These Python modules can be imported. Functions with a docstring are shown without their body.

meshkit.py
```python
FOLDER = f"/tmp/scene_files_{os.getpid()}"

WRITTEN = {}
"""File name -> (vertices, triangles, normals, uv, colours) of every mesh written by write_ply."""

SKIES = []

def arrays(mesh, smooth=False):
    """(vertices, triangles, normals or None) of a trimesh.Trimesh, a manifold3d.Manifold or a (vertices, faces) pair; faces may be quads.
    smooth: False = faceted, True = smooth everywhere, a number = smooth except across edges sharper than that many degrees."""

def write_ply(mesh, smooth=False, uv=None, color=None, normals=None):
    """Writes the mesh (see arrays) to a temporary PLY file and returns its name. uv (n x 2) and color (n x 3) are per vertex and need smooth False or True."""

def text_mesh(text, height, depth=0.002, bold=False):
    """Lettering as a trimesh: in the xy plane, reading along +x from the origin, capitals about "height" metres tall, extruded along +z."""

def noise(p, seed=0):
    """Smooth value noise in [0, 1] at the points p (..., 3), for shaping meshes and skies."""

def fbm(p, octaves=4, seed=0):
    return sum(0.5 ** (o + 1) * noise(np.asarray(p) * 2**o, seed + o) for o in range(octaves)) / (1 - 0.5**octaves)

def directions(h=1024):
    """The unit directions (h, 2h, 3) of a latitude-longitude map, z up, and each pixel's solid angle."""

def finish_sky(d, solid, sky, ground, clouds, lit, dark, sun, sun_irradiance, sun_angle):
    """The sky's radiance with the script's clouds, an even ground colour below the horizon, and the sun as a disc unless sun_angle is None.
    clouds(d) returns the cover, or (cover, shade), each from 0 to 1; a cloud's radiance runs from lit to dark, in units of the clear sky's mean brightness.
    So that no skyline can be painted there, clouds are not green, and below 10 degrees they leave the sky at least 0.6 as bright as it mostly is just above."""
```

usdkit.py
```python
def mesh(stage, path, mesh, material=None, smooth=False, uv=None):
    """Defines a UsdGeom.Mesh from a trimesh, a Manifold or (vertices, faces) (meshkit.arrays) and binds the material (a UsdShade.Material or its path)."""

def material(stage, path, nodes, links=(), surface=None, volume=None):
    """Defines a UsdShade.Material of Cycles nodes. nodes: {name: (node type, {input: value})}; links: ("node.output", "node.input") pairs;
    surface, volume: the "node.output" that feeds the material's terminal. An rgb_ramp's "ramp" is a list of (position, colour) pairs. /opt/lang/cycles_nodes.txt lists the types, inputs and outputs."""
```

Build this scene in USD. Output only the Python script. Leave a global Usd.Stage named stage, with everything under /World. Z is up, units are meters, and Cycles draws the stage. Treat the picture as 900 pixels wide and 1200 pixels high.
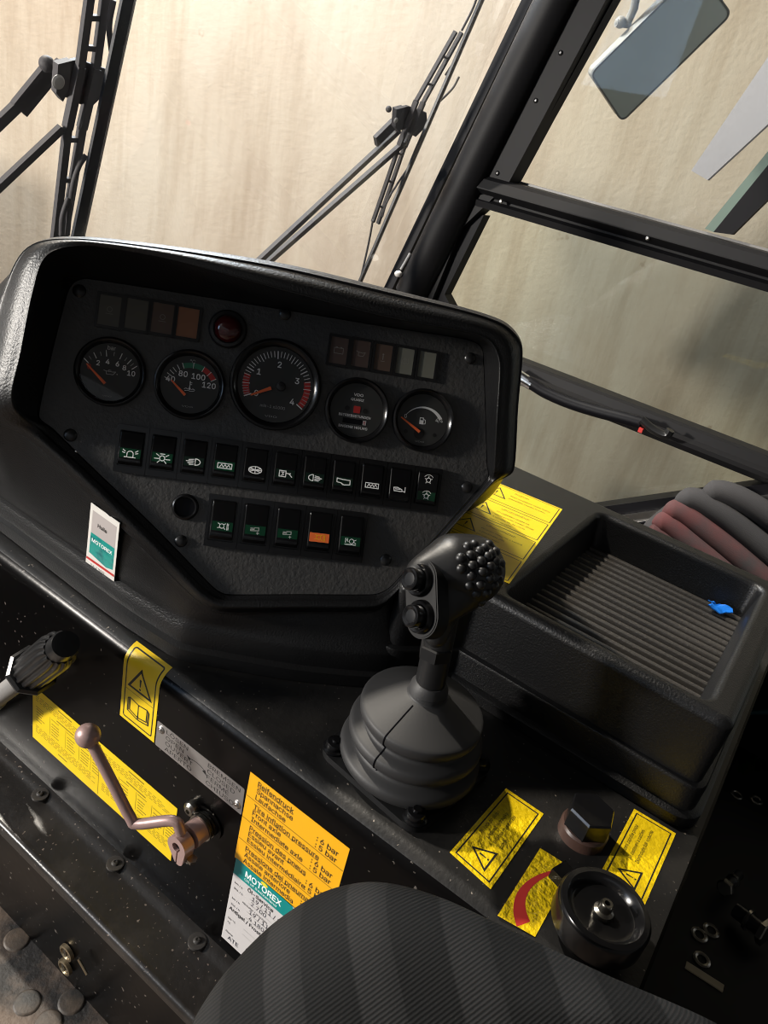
import math, random
import numpy as np, trimesh, manifold3d as m3, usdkit, meshkit
from shapely.geometry import Polygon, LineString, Point, MultiPolygon, box as sbox
from shapely.ops import unary_union
from pxr import Usd, UsdGeom, UsdLux, UsdShade, Gf, Sdf, Vt

random.seed(7); RNG = np.random.default_rng(7)
stage = Usd.Stage.CreateInMemory()
world = UsdGeom.Xform.Define(stage, '/World'); stage.SetDefaultPrim(world.GetPrim())
UsdGeom.SetStageUpAxis(stage, 'Z')
V = lambda *a: np.array(a, float)
EX, EY, EZ = V(1, 0, 0), V(0, 1, 0), V(0, 0, 1)

# ---------------------------------------------------------------- camera (phone held by hand, rolled 14 degrees, looking down at the dash)
F = 900.0
PITCH, ROLL, AZ, DAZ = np.radians([27.19, 13.77, 61.39, 75.85])
CAM = V(0, 0, 1.5)
HD = V(math.sin(AZ), math.cos(AZ), 0); RT = V(math.cos(AZ), -math.sin(AZ), 0)
FW = HD * math.cos(PITCH) - EZ * math.sin(PITCH); CU = HD * math.sin(PITCH) + EZ * math.cos(PITCH)
CX = RT * math.cos(ROLL) + CU * math.sin(ROLL); CY = RT * math.sin(ROLL) - CU * math.cos(ROLL)
cam = UsdGeom.Camera.Define(stage, '/World/camera')
cam.CreateHorizontalApertureAttr(36.0); cam.CreateVerticalApertureAttr(48.0)
cam.CreateFocalLengthAttr(36.0 * F / 900.0); cam.CreateClippingRangeAttr(Gf.Vec2f(0.02, 100))
M = np.eye(4); M[0, :3], M[1, :3], M[2, :3], M[3, :3] = CX, -CY, -FW, CAM
UsdGeom.Xformable(cam).AddTransformOp().Set(Gf.Matrix4d(M.tolist()))
cam.CreateExposureAttr(0.0)


def ray(u, v):
    return FW + CX * (u - 450) / F + CY * (v - 600) / F


def at(u, v, n, p0):
    "the point of the plane (n, p0) that the photograph shows at pixel u, v"
    d = ray(u, v)
    return CAM + d * (np.dot(n, np.asarray(p0) - CAM) / np.dot(n, d))


def onx(u, v, x): return at(u, v, EX, EX * x)
def onz(u, v, z): return at(u, v, EZ, EZ * z)


# ---------------------------------------------------------------- light: one floodlight on the garage ceiling ahead and to the left, a ceiling lamp near the wall, an added cool fill from the left, dim room light
def look_matrix(pos, to):
    z = V(*pos) - V(*to); z /= np.linalg.norm(z)
    x = np.cross(EZ, z); x /= np.linalg.norm(x)
    m = np.eye(4); m[0, :3], m[1, :3], m[2, :3], m[3, :3] = x, np.cross(z, x), z, pos
    return Gf.Matrix4d(m.tolist())


def rect_light(name, pos, to, w, h, intensity, color):
    l = UsdLux.RectLight.Define(stage, '/World/' + name)
    l.CreateWidthAttr(w); l.CreateHeightAttr(h); l.CreateIntensityAttr(intensity); l.CreateColorAttr(Gf.Vec3f(*color))
    UsdGeom.Xformable(l).AddTransformOp().Set(look_matrix(pos, to))


KEY = (-1.20, 1.87, 1.58)
rect_light('floodlight', KEY, (0.6, 0.3, 1.1), 0.20, 0.20, 800.0, (1.0, 0.93, 0.84))
LAMP = (0.7, 2.2, 3.6)
rect_light('ceiling_lamp', LAMP, (2.7, 0.5, 0.8), 0.10, 0.10, 5200.0, (1.0, 0.92, 0.80))
rect_light('cool_tube', (1.40, 1.75, 2.45), (0.78, 0.2, 1.1), 0.50, 0.20, 150.0, (0.78, 0.89, 1.0))
rect_light('cool_fill', (-2.0, 2.1, 1.9), (0.4, 0.4, 1.15), 1.1, 1.0, 5.0, (0.46, 0.68, 1.0))  # added cool fill for the hood's left side; no open door is built
rect_light('mirror_fill', (2.6, -3.2, 3.0), (1.9, 0.3, 1.4), 1.6, 0.4, 7.0, (0.95, 1.0, 0.98))  # added from behind to brighten the side mirror; no tubes are built
dome = UsdLux.DomeLight.Define(stage, '/World/room_light')
dome.CreateIntensityAttr(1.0); dome.CreateColorAttr(Gf.Vec3f(0.16, 0.168, 0.18))

# ---------------------------------------------------------------- materials
LK = '/World/Looks/'


def mat(name, color, rough=0.5, metal=0.0, bump=None, vary=None, spec=0.5, coat=0.0, emit=None, speck=None):
    """principled; bump=(scale, strength, distance) from noise; vary=(scale, colour2, lo, hi) a noise blend of two true colours; speck=(scale, colour, threshold) dust specks"""
    n = {'p': ('principled_bsdf', dict(base_color=color, roughness=rough, metallic=metal, specular_ior_level=spec, coat_weight=coat)),
         'tc': ('texture_coordinate', {})}
    l = []
    src = None
    if vary:
        n['vn'] = ('noise_texture', dict(scale=vary[0], detail=5.0, roughness=0.6))
        n['vr'] = ('rgb_ramp', dict(ramp=[(0, color), (vary[2], color), (vary[3], vary[1]), (1, vary[1])]))
        l += [('tc.object', 'vn.vector'), ('vn.fac', 'vr.fac')]
        src = 'vr.color'
    if speck:
        n['sn'] = ('noise_texture', dict(scale=speck[0], detail=2.0, roughness=0.5))
        n['sr'] = ('rgb_ramp', dict(ramp=[(0, (0, 0, 0)), (speck[2], (0, 0, 0)), (min(speck[2] + .03, 1), (1, 1, 1)), (1, (1, 1, 1))]))
        n['sm'] = ('mix', dict(color1=color, color2=speck[1]))
        l += [('tc.object', 'sn.vector'), ('sn.fac', 'sr.fac'), ('sr.color', 'sm.fac')]
        if src: l.append((src, 'sm.color1'))
        src = 'sm.color'
    if src: l.append((src, 'p.base_color'))
    if bump:
        n['bn'] = ('noise_texture', dict(scale=bump[0], detail=3.0, roughness=0.55))
        n['b'] = ('bump', dict(strength=bump[1], distance=bump[2]))
        l += [('tc.object', 'bn.vector'), ('bn.fac', 'b.height'), ('b.normal', 'p.normal')]
    if emit:
        n['p'][1].update(emission_color=emit[0], emission_strength=emit[1])
    return usdkit.material(stage, LK + name, n, l, surface='p.BSDF')


K = {}
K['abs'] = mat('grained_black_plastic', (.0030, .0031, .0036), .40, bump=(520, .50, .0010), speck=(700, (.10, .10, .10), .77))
K['tray'] = mat('tray_plastic', (.040, .036, .032), .40, bump=(300, .35, .0012), speck=(500, (.14, .13, .12), .72))
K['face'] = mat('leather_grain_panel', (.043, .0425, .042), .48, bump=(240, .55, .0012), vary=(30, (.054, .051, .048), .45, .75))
K['paint'] = mat('black_painted_steel', (.0022, .0020, .0020), .25, spec=.10, bump=(90, .06, .002), speck=(160, (.10, .09, .08), .70))
K['top'] = mat('dusty_black_top', (.008, .0078, .0078), .42, bump=(220, .22, .0012), vary=(14, (.024, .022, .020), .50, .80), speck=(300, (.22, .19, .16), .70))
K['ledge'] = mat('scuffed_black_ledge', (.013, .0115, .0105), .30, bump=(120, .16, .002), vary=(18, (.034, .030, .027), .50, .78), speck=(260, (.16, .13, .11), .69))
K['screw'] = mat('painted_screw', (.05, .046, .043), .4)
K['frame'] = mat('charcoal_frame', (.0085, .0083, .0095), .55, spec=.22, bump=(300, .05, .001))
K['seal'] = mat('rubber_seal', (.005, .005, .007), .5, spec=.15)
K['gloss'] = mat('gloss_black', (.0045, .0045, .005), .20, spec=.38)
K['satin'] = mat('satin_black', (.012, .012, .0125), .30)
K['rubber'] = mat('boot_rubber', (.021, .021, .022), .58, bump=(500, .10, .0006))
K['stick'] = mat('handle_rubber', (.010, .010, .0105), .42, bump=(420, .10, .0006))
K['plate'] = mat('button_plate', (.008, .008, .0085), .6, spec=.2)
K['white'] = mat('white_print', (.92, .92, .90), .5)
K['grey'] = mat('grey_print', (.45, .45, .43), .5)
K['dim'] = mat('faint_print', (.20, .19, .17), .5)
K['red'] = mat('red_print', (.55, .035, .03), .5)
K['pink'] = mat('pink_print', (.75, .25, .25), .5)
K['green'] = mat('green_print', (.03, .20, .11), .5)
K['orange'] = mat('needle_orange', (.95, .18, .05), .45)
K['dial'] = mat('dial_black', (.042, .042, .040), .55)
K['lens_green'] = mat('green_switch_lens', (.004, .040, .018), .25)
K['lens_dark'] = mat('dark_switch_lens', (.006, .016, .011), .25)
K['lens_orange'] = mat('orange_switch_lens', (.85, .16, .04), .35)
K['ind_olive'] = mat('olive_indicator', (.085, .080, .064), .30)
K['ind_brown'] = mat('brown_indicator', (.10, .066, .050), .30)
K['ind_amber'] = mat('amber_indicator', (.24, .105, .055), .30)
K['ind_rust'] = mat('rust_indicator', (.085, .058, .049), .30)
K['ind_grey'] = mat('grey_indicator', (.17, .17, .14), .30)
K['red_lens'] = mat('red_lamp_lens', (.055, .003, .004), .08, coat=.5)
K['yellow'] = mat('yellow_foil', (.80, .56, .008), .45, bump=(60, .10, .004), vary=(22, (.70, .47, .01), .5, .9))
K['wrinkled'] = mat('wrinkled_yellow_foil', (.80, .56, .008), .25, bump=(150, .55, .004))
K['amber'] = mat('orange_foil', (.88, .42, .008), .34)
K['black'] = mat('black_print', (.010, .010, .010), .5)
K['olive_print'] = mat('fine_print_olive', (.20, .13, .01), .5)
K['teal'] = mat('teal_print', (.0, .23, .22), .4)
K['teal2'] = mat('glossy_teal_print', (.01, .30, .26), .25, vary=(90, (.005, .10, .12), .45, .7))
K['paper'] = mat('white_label_paper', (.56, .54, .54), .5)
K['paper2'] = mat('grey_label_paper', (.45, .41, .40), .5)
K['ink'] = mat('ballpoint_ink', (.03, .03, .04), .5)
K['logo_yellow'] = mat('logo_yellow', (.75, .65, .03), .5)
K['alu'] = mat('brushed_aluminium', (.46, .45, .45), .38, metal=.85, bump=(500, .10, .0005))
K['rivet'] = mat('rivet_metal', (.62, .60, .57), .28, metal=1.0)
K['steel'] = mat('worn_steel', (.34, .32, .28), .26, metal=1.0, bump=(200, .12, .001))
K['lever'] = mat('bronze_paint', (.42, .285, .265), .36, metal=.35, bump=(260, .05, .0006))
K['brass'] = mat('dull_brass', (.42, .34, .22), .32, metal=.9)
K['tube'] = mat('grey_tube', (.22, .215, .21), .42)
K['brown'] = mat('brown_bakelite', (.05, .028, .022), .35)
K['blue'] = mat('blue_plastic', (.01, .16, .62), .35)
K['wiper'] = mat('grey_wiper_steel', (.050, .048, .051), .6, spec=.2, bump=(300, .08, .0006))
K['blade'] = mat('wiper_rubber', (.006, .008, .013), .35)
K['chrome'] = mat('chrome', (.75, .75, .75), .12, metal=1.0)
K['clip'] = mat('white_clip', (.75, .73, .69), .35)
K['mat_floor'] = mat('dirty_rubber_mat', (.017, .016, .016), .6, bump=(120, .5, .003), vary=(11, (.135, .098, .074), .38, .56))
K['stud'] = mat('rubber_stud', (.020, .020, .020), .55, bump=(160, .3, .002), vary=(30, (.085, .064, .048), .35, .60))
K['lit_strip'] = mat('light_strip', (.40, .39, .43), .55)  # pale tone stands for light falling on the wall
K['shelf'] = mat('lower_shelf_black', (.003, .003, .003), .5, spec=.2)
K['mirror'] = mat('mirror_glass', (.60, .65, .63), .12, metal=.15, spec=1.0)
K['concrete'] = mat('garage_concrete', (.20, .19, .18), .8, bump=(40, .3, .004))
K['garage_wall'] = mat('garage_grey_wall', (.42, .42, .42), .8)
K['lining'] = mat('cab_lining', (.05, .05, .05), .8)


def wall_material():
    n = {'tc': ('texture_coordinate', {}), 'mp': ('mapping', dict(scale=(2.4, 2.4, .60))), 'mp2': ('mapping', dict(scale=(11.0, 11.0, 1.1))),
         'n1': ('noise_texture', dict(scale=1.0, detail=7.0, roughness=.66, distortion=.35)),
         'r1': ('rgb_ramp', dict(ramp=[(0, (.35, .28, .21)), (.36, (.425, .352, .276)), (.50, (.495, .427, .344)), (.62, (.515, .455, .374)), (1, (.54, .485, .405))])),
         'n2': ('noise_texture', dict(scale=1.0, detail=6.0, roughness=.68)),
         'r2': ('rgb_ramp', dict(ramp=[(0, (.66, .61, .56)), (.38, (.87, .845, .815)), (.55, (1, 1, 1)), (1, (1, 1, 1))])),
         'n4': ('noise_texture', dict(scale=9.0, detail=4.0, roughness=.6)), 'r4': ('rgb_ramp', dict(ramp=[(0, (.55, .48, .42)), (.25, (.75, .70, .66)), (.30, (1, 1, 1)), (1, (1, 1, 1))])),
         'mx': ('mix', dict(mix_type='multiply', fac=1.0)), 'my': ('mix', dict(mix_type='multiply', fac=1.0)),
         'n3': ('noise_texture', dict(scale=60.0, detail=3.0)), 'b': ('bump', dict(strength=.12, distance=.01)),
         'p': ('principled_bsdf', dict(roughness=.85, specular_ior_level=.2))}
    l = [('tc.object', 'mp.vector'), ('mp.vector', 'n1.vector'), ('n1.fac', 'r1.fac'), ('tc.object', 'mp2.vector'), ('mp2.vector', 'n2.vector'), ('n2.fac', 'r2.fac'), ('tc.object', 'n4.vector'), ('n4.fac', 'r4.fac'),
         ('r1.color', 'mx.color1'), ('r2.color', 'mx.color2'), ('mx.color', 'my.color1'), ('r4.color', 'my.color2'), ('my.color', 'p.base_color'), ('tc.object', 'n3.vector'), ('n3.fac', 'b.height'), ('b.normal', 'p.normal')]
    return usdkit.material(stage, LK + 'stained_plaster', n, l, surface='p.BSDF')


def glass_material(name, tint, strength=1.0):
    n = {'t': ('transparent_bsdf', dict(color=tint)), 'g': ('glossy_bsdf', dict(color=(1, 1, 1), roughness=.02)), 'f': ('fresnel', dict(IOR=1.45)),
         'm': ('math', dict(math_type='multiply', value2=strength)), 'x': ('mix_closure', {})}
    return usdkit.material(stage, LK + name, n, [('f.fac', 'm.value1'), ('m.value', 'x.fac'), ('t.BSDF', 'x.closure1'), ('g.BSDF', 'x.closure2')], surface='x.closure')


def fabric_material(name, dark, light, axis, width, ribs):
    "woven seat cloth: broad tone bands across one axis, fine slanted ribs in relief"
    n = {'tc': ('texture_coordinate', {}), 'nz': ('noise_texture', dict(scale=900.0, detail=2.0)),
         'mb': ('mapping', dict(rotation=(0, 0, axis))), 'mr_': ('mapping', dict(rotation=(0, 0, axis - 1.886))),
         'w': ('wave_texture', dict(wave_type='bands', bands_direction='x', profile='saw', scale=width, distortion=0.0)),
         'r': ('rgb_ramp', dict(ramp=[(0, dark), (.54, dark), (.57, light), (.80, light), (1, tuple(.5 * (a + b) for a, b in zip(dark, light)))])),
         'rib': ('wave_texture', dict(wave_type='bands', bands_direction='x', profile='sine', scale=ribs, distortion=.25, detail=1.0)),
         'ad': ('math', dict(math_type='add')), 'b': ('bump', dict(strength=.30, distance=.0008)),
         'mr': ('rgb_ramp', dict(ramp=[(0, (.62, .72, .72)), (1, (1, 1, 1))])), 'mx': ('mix', dict(mix_type='multiply', fac=1.0)),
         'p': ('principled_bsdf', dict(roughness=.9, specular_ior_level=.12))}
    l = [('tc.object', 'mb.vector'), ('mb.vector', 'w.vector'), ('tc.object', 'mr_.vector'), ('mr_.vector', 'rib.vector'), ('tc.object', 'nz.vector'), ('w.fac', 'r.fac'), ('rib.fac', 'mr.fac'), ('r.color', 'mx.color1'),
         ('mr.color', 'mx.color2'), ('mx.color', 'p.base_color'), ('rib.fac', 'ad.value1'), ('nz.fac', 'ad.value2'), ('ad.value', 'b.height'), ('b.normal', 'p.normal')]
    return usdkit.material(stage, LK + name, n, l, surface='p.BSDF')


K['wall'] = wall_material()
K['windshield'] = glass_material('windshield_glass', (.985, .983, .978), .15)
K['side_glass'] = glass_material('green_side_glass', (.905, .93, .885), .35)
K['side_glass_up'] = glass_material('pale_side_glass', (.962, .97, .94), .35)
K['lens'] = glass_material('instrument_glass', (.95, .95, .95), .35)

# ---------------------------------------------------------------- object helpers
used = {}


def numbered(path):
    k = used.get(path, 0); used[path] = k + 1
    return path if k == 0 else f'{path}_{k:03d}'


def frame(o, ex, ey):
    ex = np.asarray(ex, float); ex = ex / np.linalg.norm(ex)
    ey = np.asarray(ey, float); ey = ey - ex * (ey @ ex); ey /= np.linalg.norm(ey)
    m = np.eye(4); m[:3, 0], m[:3, 1], m[:3, 2], m[:3, 3] = ex, ey, np.cross(ex, ey), o
    return m


def arr(mesh):
    v, f, _ = meshkit.arrays(mesh)
    return trimesh.Trimesh(v, f, process=False)


def cat(*ms):
    ms = [arr(m) for m in (ms[0] if len(ms) == 1 and isinstance(ms[0], list) else ms)]
    return trimesh.util.concatenate(ms)


def moved(mesh, m):
    t = arr(mesh).copy(); t.apply_transform(m)
    return t


def put(name, mesh, mt, parent, smooth=30, label=None, kind=None):
    p = numbered(f'{parent}/{name}')
    prim = usdkit.mesh(stage, p, mesh, K[mt] if isinstance(mt, str) else mt, smooth=smooth).GetPrim()
    if label: prim.SetCustomDataByKey('label', label)
    if kind: prim.SetCustomDataByKey('kind', kind)
    return p


class Thing:
    "an Xform directly under /World at the thing's base; its children are its parts"
    def __init__(s, name, label, category, fr=None, group=None, kind=None):
        s.path = numbered('/World/' + name); s.m = np.eye(4) if fr is None else (fr if np.ndim(fr) == 2 else frame(fr, EX, EY))
        x = UsdGeom.Xform.Define(stage, s.path); x.AddTransformOp().Set(Gf.Matrix4d(s.m.T.tolist()))
        p = x.GetPrim()
        if label: p.SetCustomDataByKey('label', label)
        if category: p.SetCustomDataByKey('category', category)
        if group: p.SetCustomDataByKey('group', group)
        if kind: p.SetCustomDataByKey('kind', kind)
        s.inv = np.linalg.inv(s.m)

    def part(s, name, mesh, mt, w=True, parent=None, smooth=30, label=None, kind=None):
        "w: the mesh is in world coordinates, else in the thing's own"
        return put(name, moved(mesh, s.inv) if w else arr(mesh), mt, parent or s.path, smooth, label, kind)


def structure(name, mesh, mt, label, smooth=30):
    p = put(name, mesh, mt, '/World', smooth, label, 'structure')
    return p


# ---------------------------------------------------------------- shape helpers
def sphere(c, r, sub=3, sc=(1, 1, 1)):
    s = trimesh.creation.icosphere(sub, 1.0); s.vertices = s.vertices * np.asarray(sc) * r + np.asarray(c, float)
    return s


def bbox(x0, x1, y0, y1, z0, z1, r=0.0):
    if r <= 0:
        b = trimesh.creation.box([x1 - x0, y1 - y0, z1 - z0]); b.apply_translation([(x0 + x1) / 2, (y0 + y1) / 2, (z0 + z1) / 2])
        return b
    s = m3.Manifold.sphere(r, 16)
    return m3.Manifold.batch_hull([s.translate((x, y, z)) for x in (x0 + r, x1 - r) for y in (y0 + r, y1 - r) for z in (z0 + r, z1 - r)])


def tube(pts, r, n=12, caps=True):
    "a tube through points; r a number or one radius per point"
    p = np.asarray(pts, float); r = np.broadcast_to(r, len(p)).astype(float)
    t = np.gradient(p, axis=0); t /= np.linalg.norm(t, axis=1, keepdims=True)
    a = np.cross(t[0], EZ if abs(t[0] @ EZ) < .9 else EX); a /= np.linalg.norm(a)
    vs = []
    for i in range(len(p)):
        a = a - t[i] * (a @ t[i]); a /= np.linalg.norm(a); b = np.cross(t[i], a)
        th = np.arange(n) * 2 * np.pi / n
        vs.append(p[i] + r[i] * (np.cos(th)[:, None] * a + np.sin(th)[:, None] * b))
    v = np.vstack(vs); f = []
    for i in range(len(p) - 1):
        for j in range(n):
            k = (j + 1) % n
            f += [[i * n + j, i * n + k, (i + 1) * n + k], [i * n + j, (i + 1) * n + k, (i + 1) * n + j]]
    if caps:
        c0, c1 = len(v), len(v) + 1; v = np.vstack([v, p[0], p[-1]]); e = (len(p) - 1) * n
        for j in range(n):
            k = (j + 1) % n; f += [[c0, k, j], [c1, e + j, e + k]]
    return trimesh.Trimesh(v, f, process=False)


def smooth_path(pts, n=8):
    p = np.asarray(pts, float); q = np.vstack([2 * p[0] - p[1], p, 2 * p[-1] - p[-2]]); out = []
    for i in range(1, len(q) - 2):
        for t in np.linspace(0, 1, n, endpoint=False):
            out.append(.5 * (2 * q[i] + (q[i + 1] - q[i - 1]) * t + (2 * q[i - 1] - 5 * q[i] + 4 * q[i + 1] - q[i + 2]) * t * t + (3 * q[i] - q[i - 1] - 3 * q[i + 1] + q[i + 2]) * t ** 3))
    return np.array(out + [p[-1]])


def lathe(prof, n=40):
    "profile [(r, z)...] turned about z; both ends closed when r = 0"
    return trimesh.creation.revolve(np.asarray(prof, float), sections=n)


def prism(poly, h, z0=0.0):
    poly = poly if isinstance(poly, (Polygon, MultiPolygon)) else Polygon(poly)
    gs = getattr(poly, 'geoms', [poly])
    m = cat([trimesh.creation.extrude_polygon(g, h, engine='earcut') for g in gs if g.area > 0])
    m.apply_translation([0, 0, z0])
    return m


def cyl(a, b, r, n=20, r2=None):
    a, b = np.asarray(a, float), np.asarray(b, float)
    return tube([a, b], [r, r if r2 is None else r2], n)


def rrect(w, h, r, cx=0, cy=0):
    return sbox(cx - w / 2 + r, cy - h / 2 + r, cx + w / 2 - r, cy + h / 2 - r).buffer(r, 6)


def loft(rings, close=True, cap0=False, cap1=False):
    "rings: (R, N, 3) closed loops joined into a surface"
    r = np.asarray(rings, float); R, N = r.shape[:2]; v = r.reshape(-1, 3); f = []
    i, j = np.meshgrid(np.arange(R - 1), np.arange(N if close else N - 1), indexing='ij'); k = (j + 1) % N
    a, b, c, d = i * N + j, i * N + k, (i + 1) * N + k, (i + 1) * N + j
    f = np.vstack([np.stack([a, b, c], -1).reshape(-1, 3), np.stack([a, c, d], -1).reshape(-1, 3)])
    for cap, s in ((cap0, 0), (cap1, (R - 1) * N)):
        if cap:
            v = np.vstack([v, v[s:s + N].mean(0)]); jj = np.arange(N); kk = (jj + 1) % N
            tri = np.stack([np.full(N, len(v) - 1), s + kk, s + jj], 1)
            f = np.vstack([f, tri if s == 0 else tri[:, ::-1]])
    return trimesh.Trimesh(v, f, process=False)


def crom(P, n, closed):
    "smooth curve through P (k, d), tangents limited by the shorter neighbour: n samples per span"
    P = np.asarray(P, float); k = len(P)
    q = np.vstack([P[-1], P, P[0], P[1]]) if closed else np.vstack([2 * P[0] - P[1], P, 2 * P[-1] - P[-2]])
    d = np.diff(q, axis=0); L = np.linalg.norm(d, axis=1)
    def tan(i):
        t = q[i + 1] - q[i - 1]; t = t / max(np.linalg.norm(t), 1e-12)
        return t * min(L[i - 1], L[i]) * .95
    out = []
    for i in range(1, (k + 1) if closed else k):
        m0, m1 = tan(i), (tan(i + 1) if i + 2 < len(q) else tan(1))
        for t in np.linspace(0, 1, n, endpoint=False):
            t2, t3 = t * t, t ** 3
            out.append((2 * t3 - 3 * t2 + 1) * q[i] + (t3 - 2 * t2 + t) * m0 + (-2 * t3 + 3 * t2) * q[i + 1] + (t3 - t2) * m1)
    if not closed: out.append(P[-1])
    return np.array(out)


def flat(poly):
    "a shapely shape as a flat mesh in the xy plane, facing +z"
    gs = [g for g in getattr(poly, 'geoms', [poly]) if g.area > 1e-12]
    ms = []
    for g in gs:
        v, f = trimesh.creation.triangulate_polygon(g, engine='earcut')
        v3 = np.column_stack([v, np.zeros(len(v))]); a = np.cross(v3[f[:, 1]] - v3[f[:, 0]], v3[f[:, 2]] - v3[f[:, 0]])[:, 2]
        f = np.where(a[:, None] < 0, f[:, ::-1], f)
        ms.append(trimesh.Trimesh(v3, f, process=False))
    return cat(ms)


_tx = {}


def text(s, h, x, y, anchor='l', bold=False, rot=0.0, squeeze=1.0):
    "lettering of cap height h at x, y (flat, slightly raised)"
    key = (s, bold)
    if key not in _tx:
        m = meshkit.text_mesh(s, 1.0, depth=0.02, bold=bold); m.update_faces(m.face_normals[:, 2] > .5); m.remove_unreferenced_vertices(); _tx[key] = m
    m = _tx[key].copy(); b = m.bounds
    ox = {'l': b[0, 0], 'c': (b[0, 0] + b[1, 0]) / 2, 'r': b[1, 0]}[anchor]
    v = m.vertices - [ox, .5, 0]; v[:, 0] *= squeeze
    c, sn = math.cos(rot), math.sin(rot)
    m.vertices = np.column_stack([x + h * (v[:, 0] * c - v[:, 1] * sn), y + h * (v[:, 0] * sn + v[:, 1] * c), v[:, 2] * 0])
    return m


def line(pts, w): return LineString(pts).buffer(w / 2, cap_style=2)
def stroke(pts, w): return LineString(pts).buffer(w / 2, 4)
def ring(cx, cy, r, w): return Point(cx, cy).buffer(r + w / 2, 10).difference(Point(cx, cy).buffer(r - w / 2, 10))
def arcpts(cx, cy, r, a0, a1, n=24, ry=None): return [(cx + r * math.cos(math.radians(a)), cy + (ry or r) * math.sin(math.radians(a))) for a in np.linspace(a0, a1, n)]
def band(cx, cy, r0, r1, a0, a1, n=20): return Polygon(arcpts(cx, cy, r0, a0, a1, n) + arcpts(cx, cy, r1, a1, a0, n))


def greek(x, y, w, h, words, rng):
    "fine print too small to read: short strokes of uneven length in the place of words"
    out, px = [], x
    for _ in range(words):
        ww = min(rng.uniform(.08, .20) * w * 5 / max(words, 1), x + w - px)
        if ww <= 0: break
        out.append(sbox(px, y - h / 2, px + ww, y + h / 2)); px += ww + .02 * w
    return out


# ---------------------------------------------------------------- the instrument panel's own plane: along (e1), up (e2), outward (en)
E1 = HD * math.cos(DAZ) + RT * math.sin(DAZ)
_nh = np.cross(E1, EZ); _nh = _nh if _nh @ HD < 0 else -_nh
EN = _nh * math.cos(math.radians(25)) + EZ * math.sin(math.radians(25)); E2 = np.cross(EN, E1)
P0 = CAM + ray(310, 480) * .70
PANEL = frame(P0, E1, E2)


def pp(u, v, h=0.0):
    "panel coordinates in mm of the point seen at u, v, h mm in front of the panel"
    q = at(u, v, EN, P0 + EN * h / 1000) - P0
    return V(q @ E1, q @ E2) * 1000


def pw(u, v, h=0.0): return at(u, v, EN, P0 + EN * h / 1000)
def pl(a, b, h): return P0 + (E1 * a + E2 * b + EN * h) / 1000
def pframe(a, b, h=0.0): return frame(pl(a, b, h), E1, E2)


ZC, XF, ZB = 1.0, 0.40, 1.116          # console top, console front, top of the tray box
# ================================================================ the setting
NW = V(math.sin(math.radians(58)), math.cos(math.radians(58)), 0); TW = V(NW[1], -NW[0], 0); DW = 2.6


def wall_mesh(x0, x1, z0, z1, nx=2, nz=2):
    b = trimesh.creation.box([x1 - x0, .2, z1 - z0]); b.apply_translation([(x0 + x1) / 2, .1, (z0 + z1) / 2])
    b.apply_transform(frame(NW * DW, TW, NW)); return b


structure('wall_front', wall_mesh(-6, 5, -1.0, 4.6), 'wall', 'stained beige plaster garage wall seen through the windows')
structure('ground', bbox(-7, 6, -6, 7, -1.2, -1.0), 'concrete', 'grey concrete garage floor')
structure('wall_rear', bbox(-7, 6, -6.2, -6, -1.0, 4.6), 'garage_wall', 'grey far garage wall behind the vehicle')
structure('wall_left', bbox(-6.2, -6, -6, 7, -1.0, 4.6), 'garage_wall', 'grey garage wall on the far left')
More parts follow.
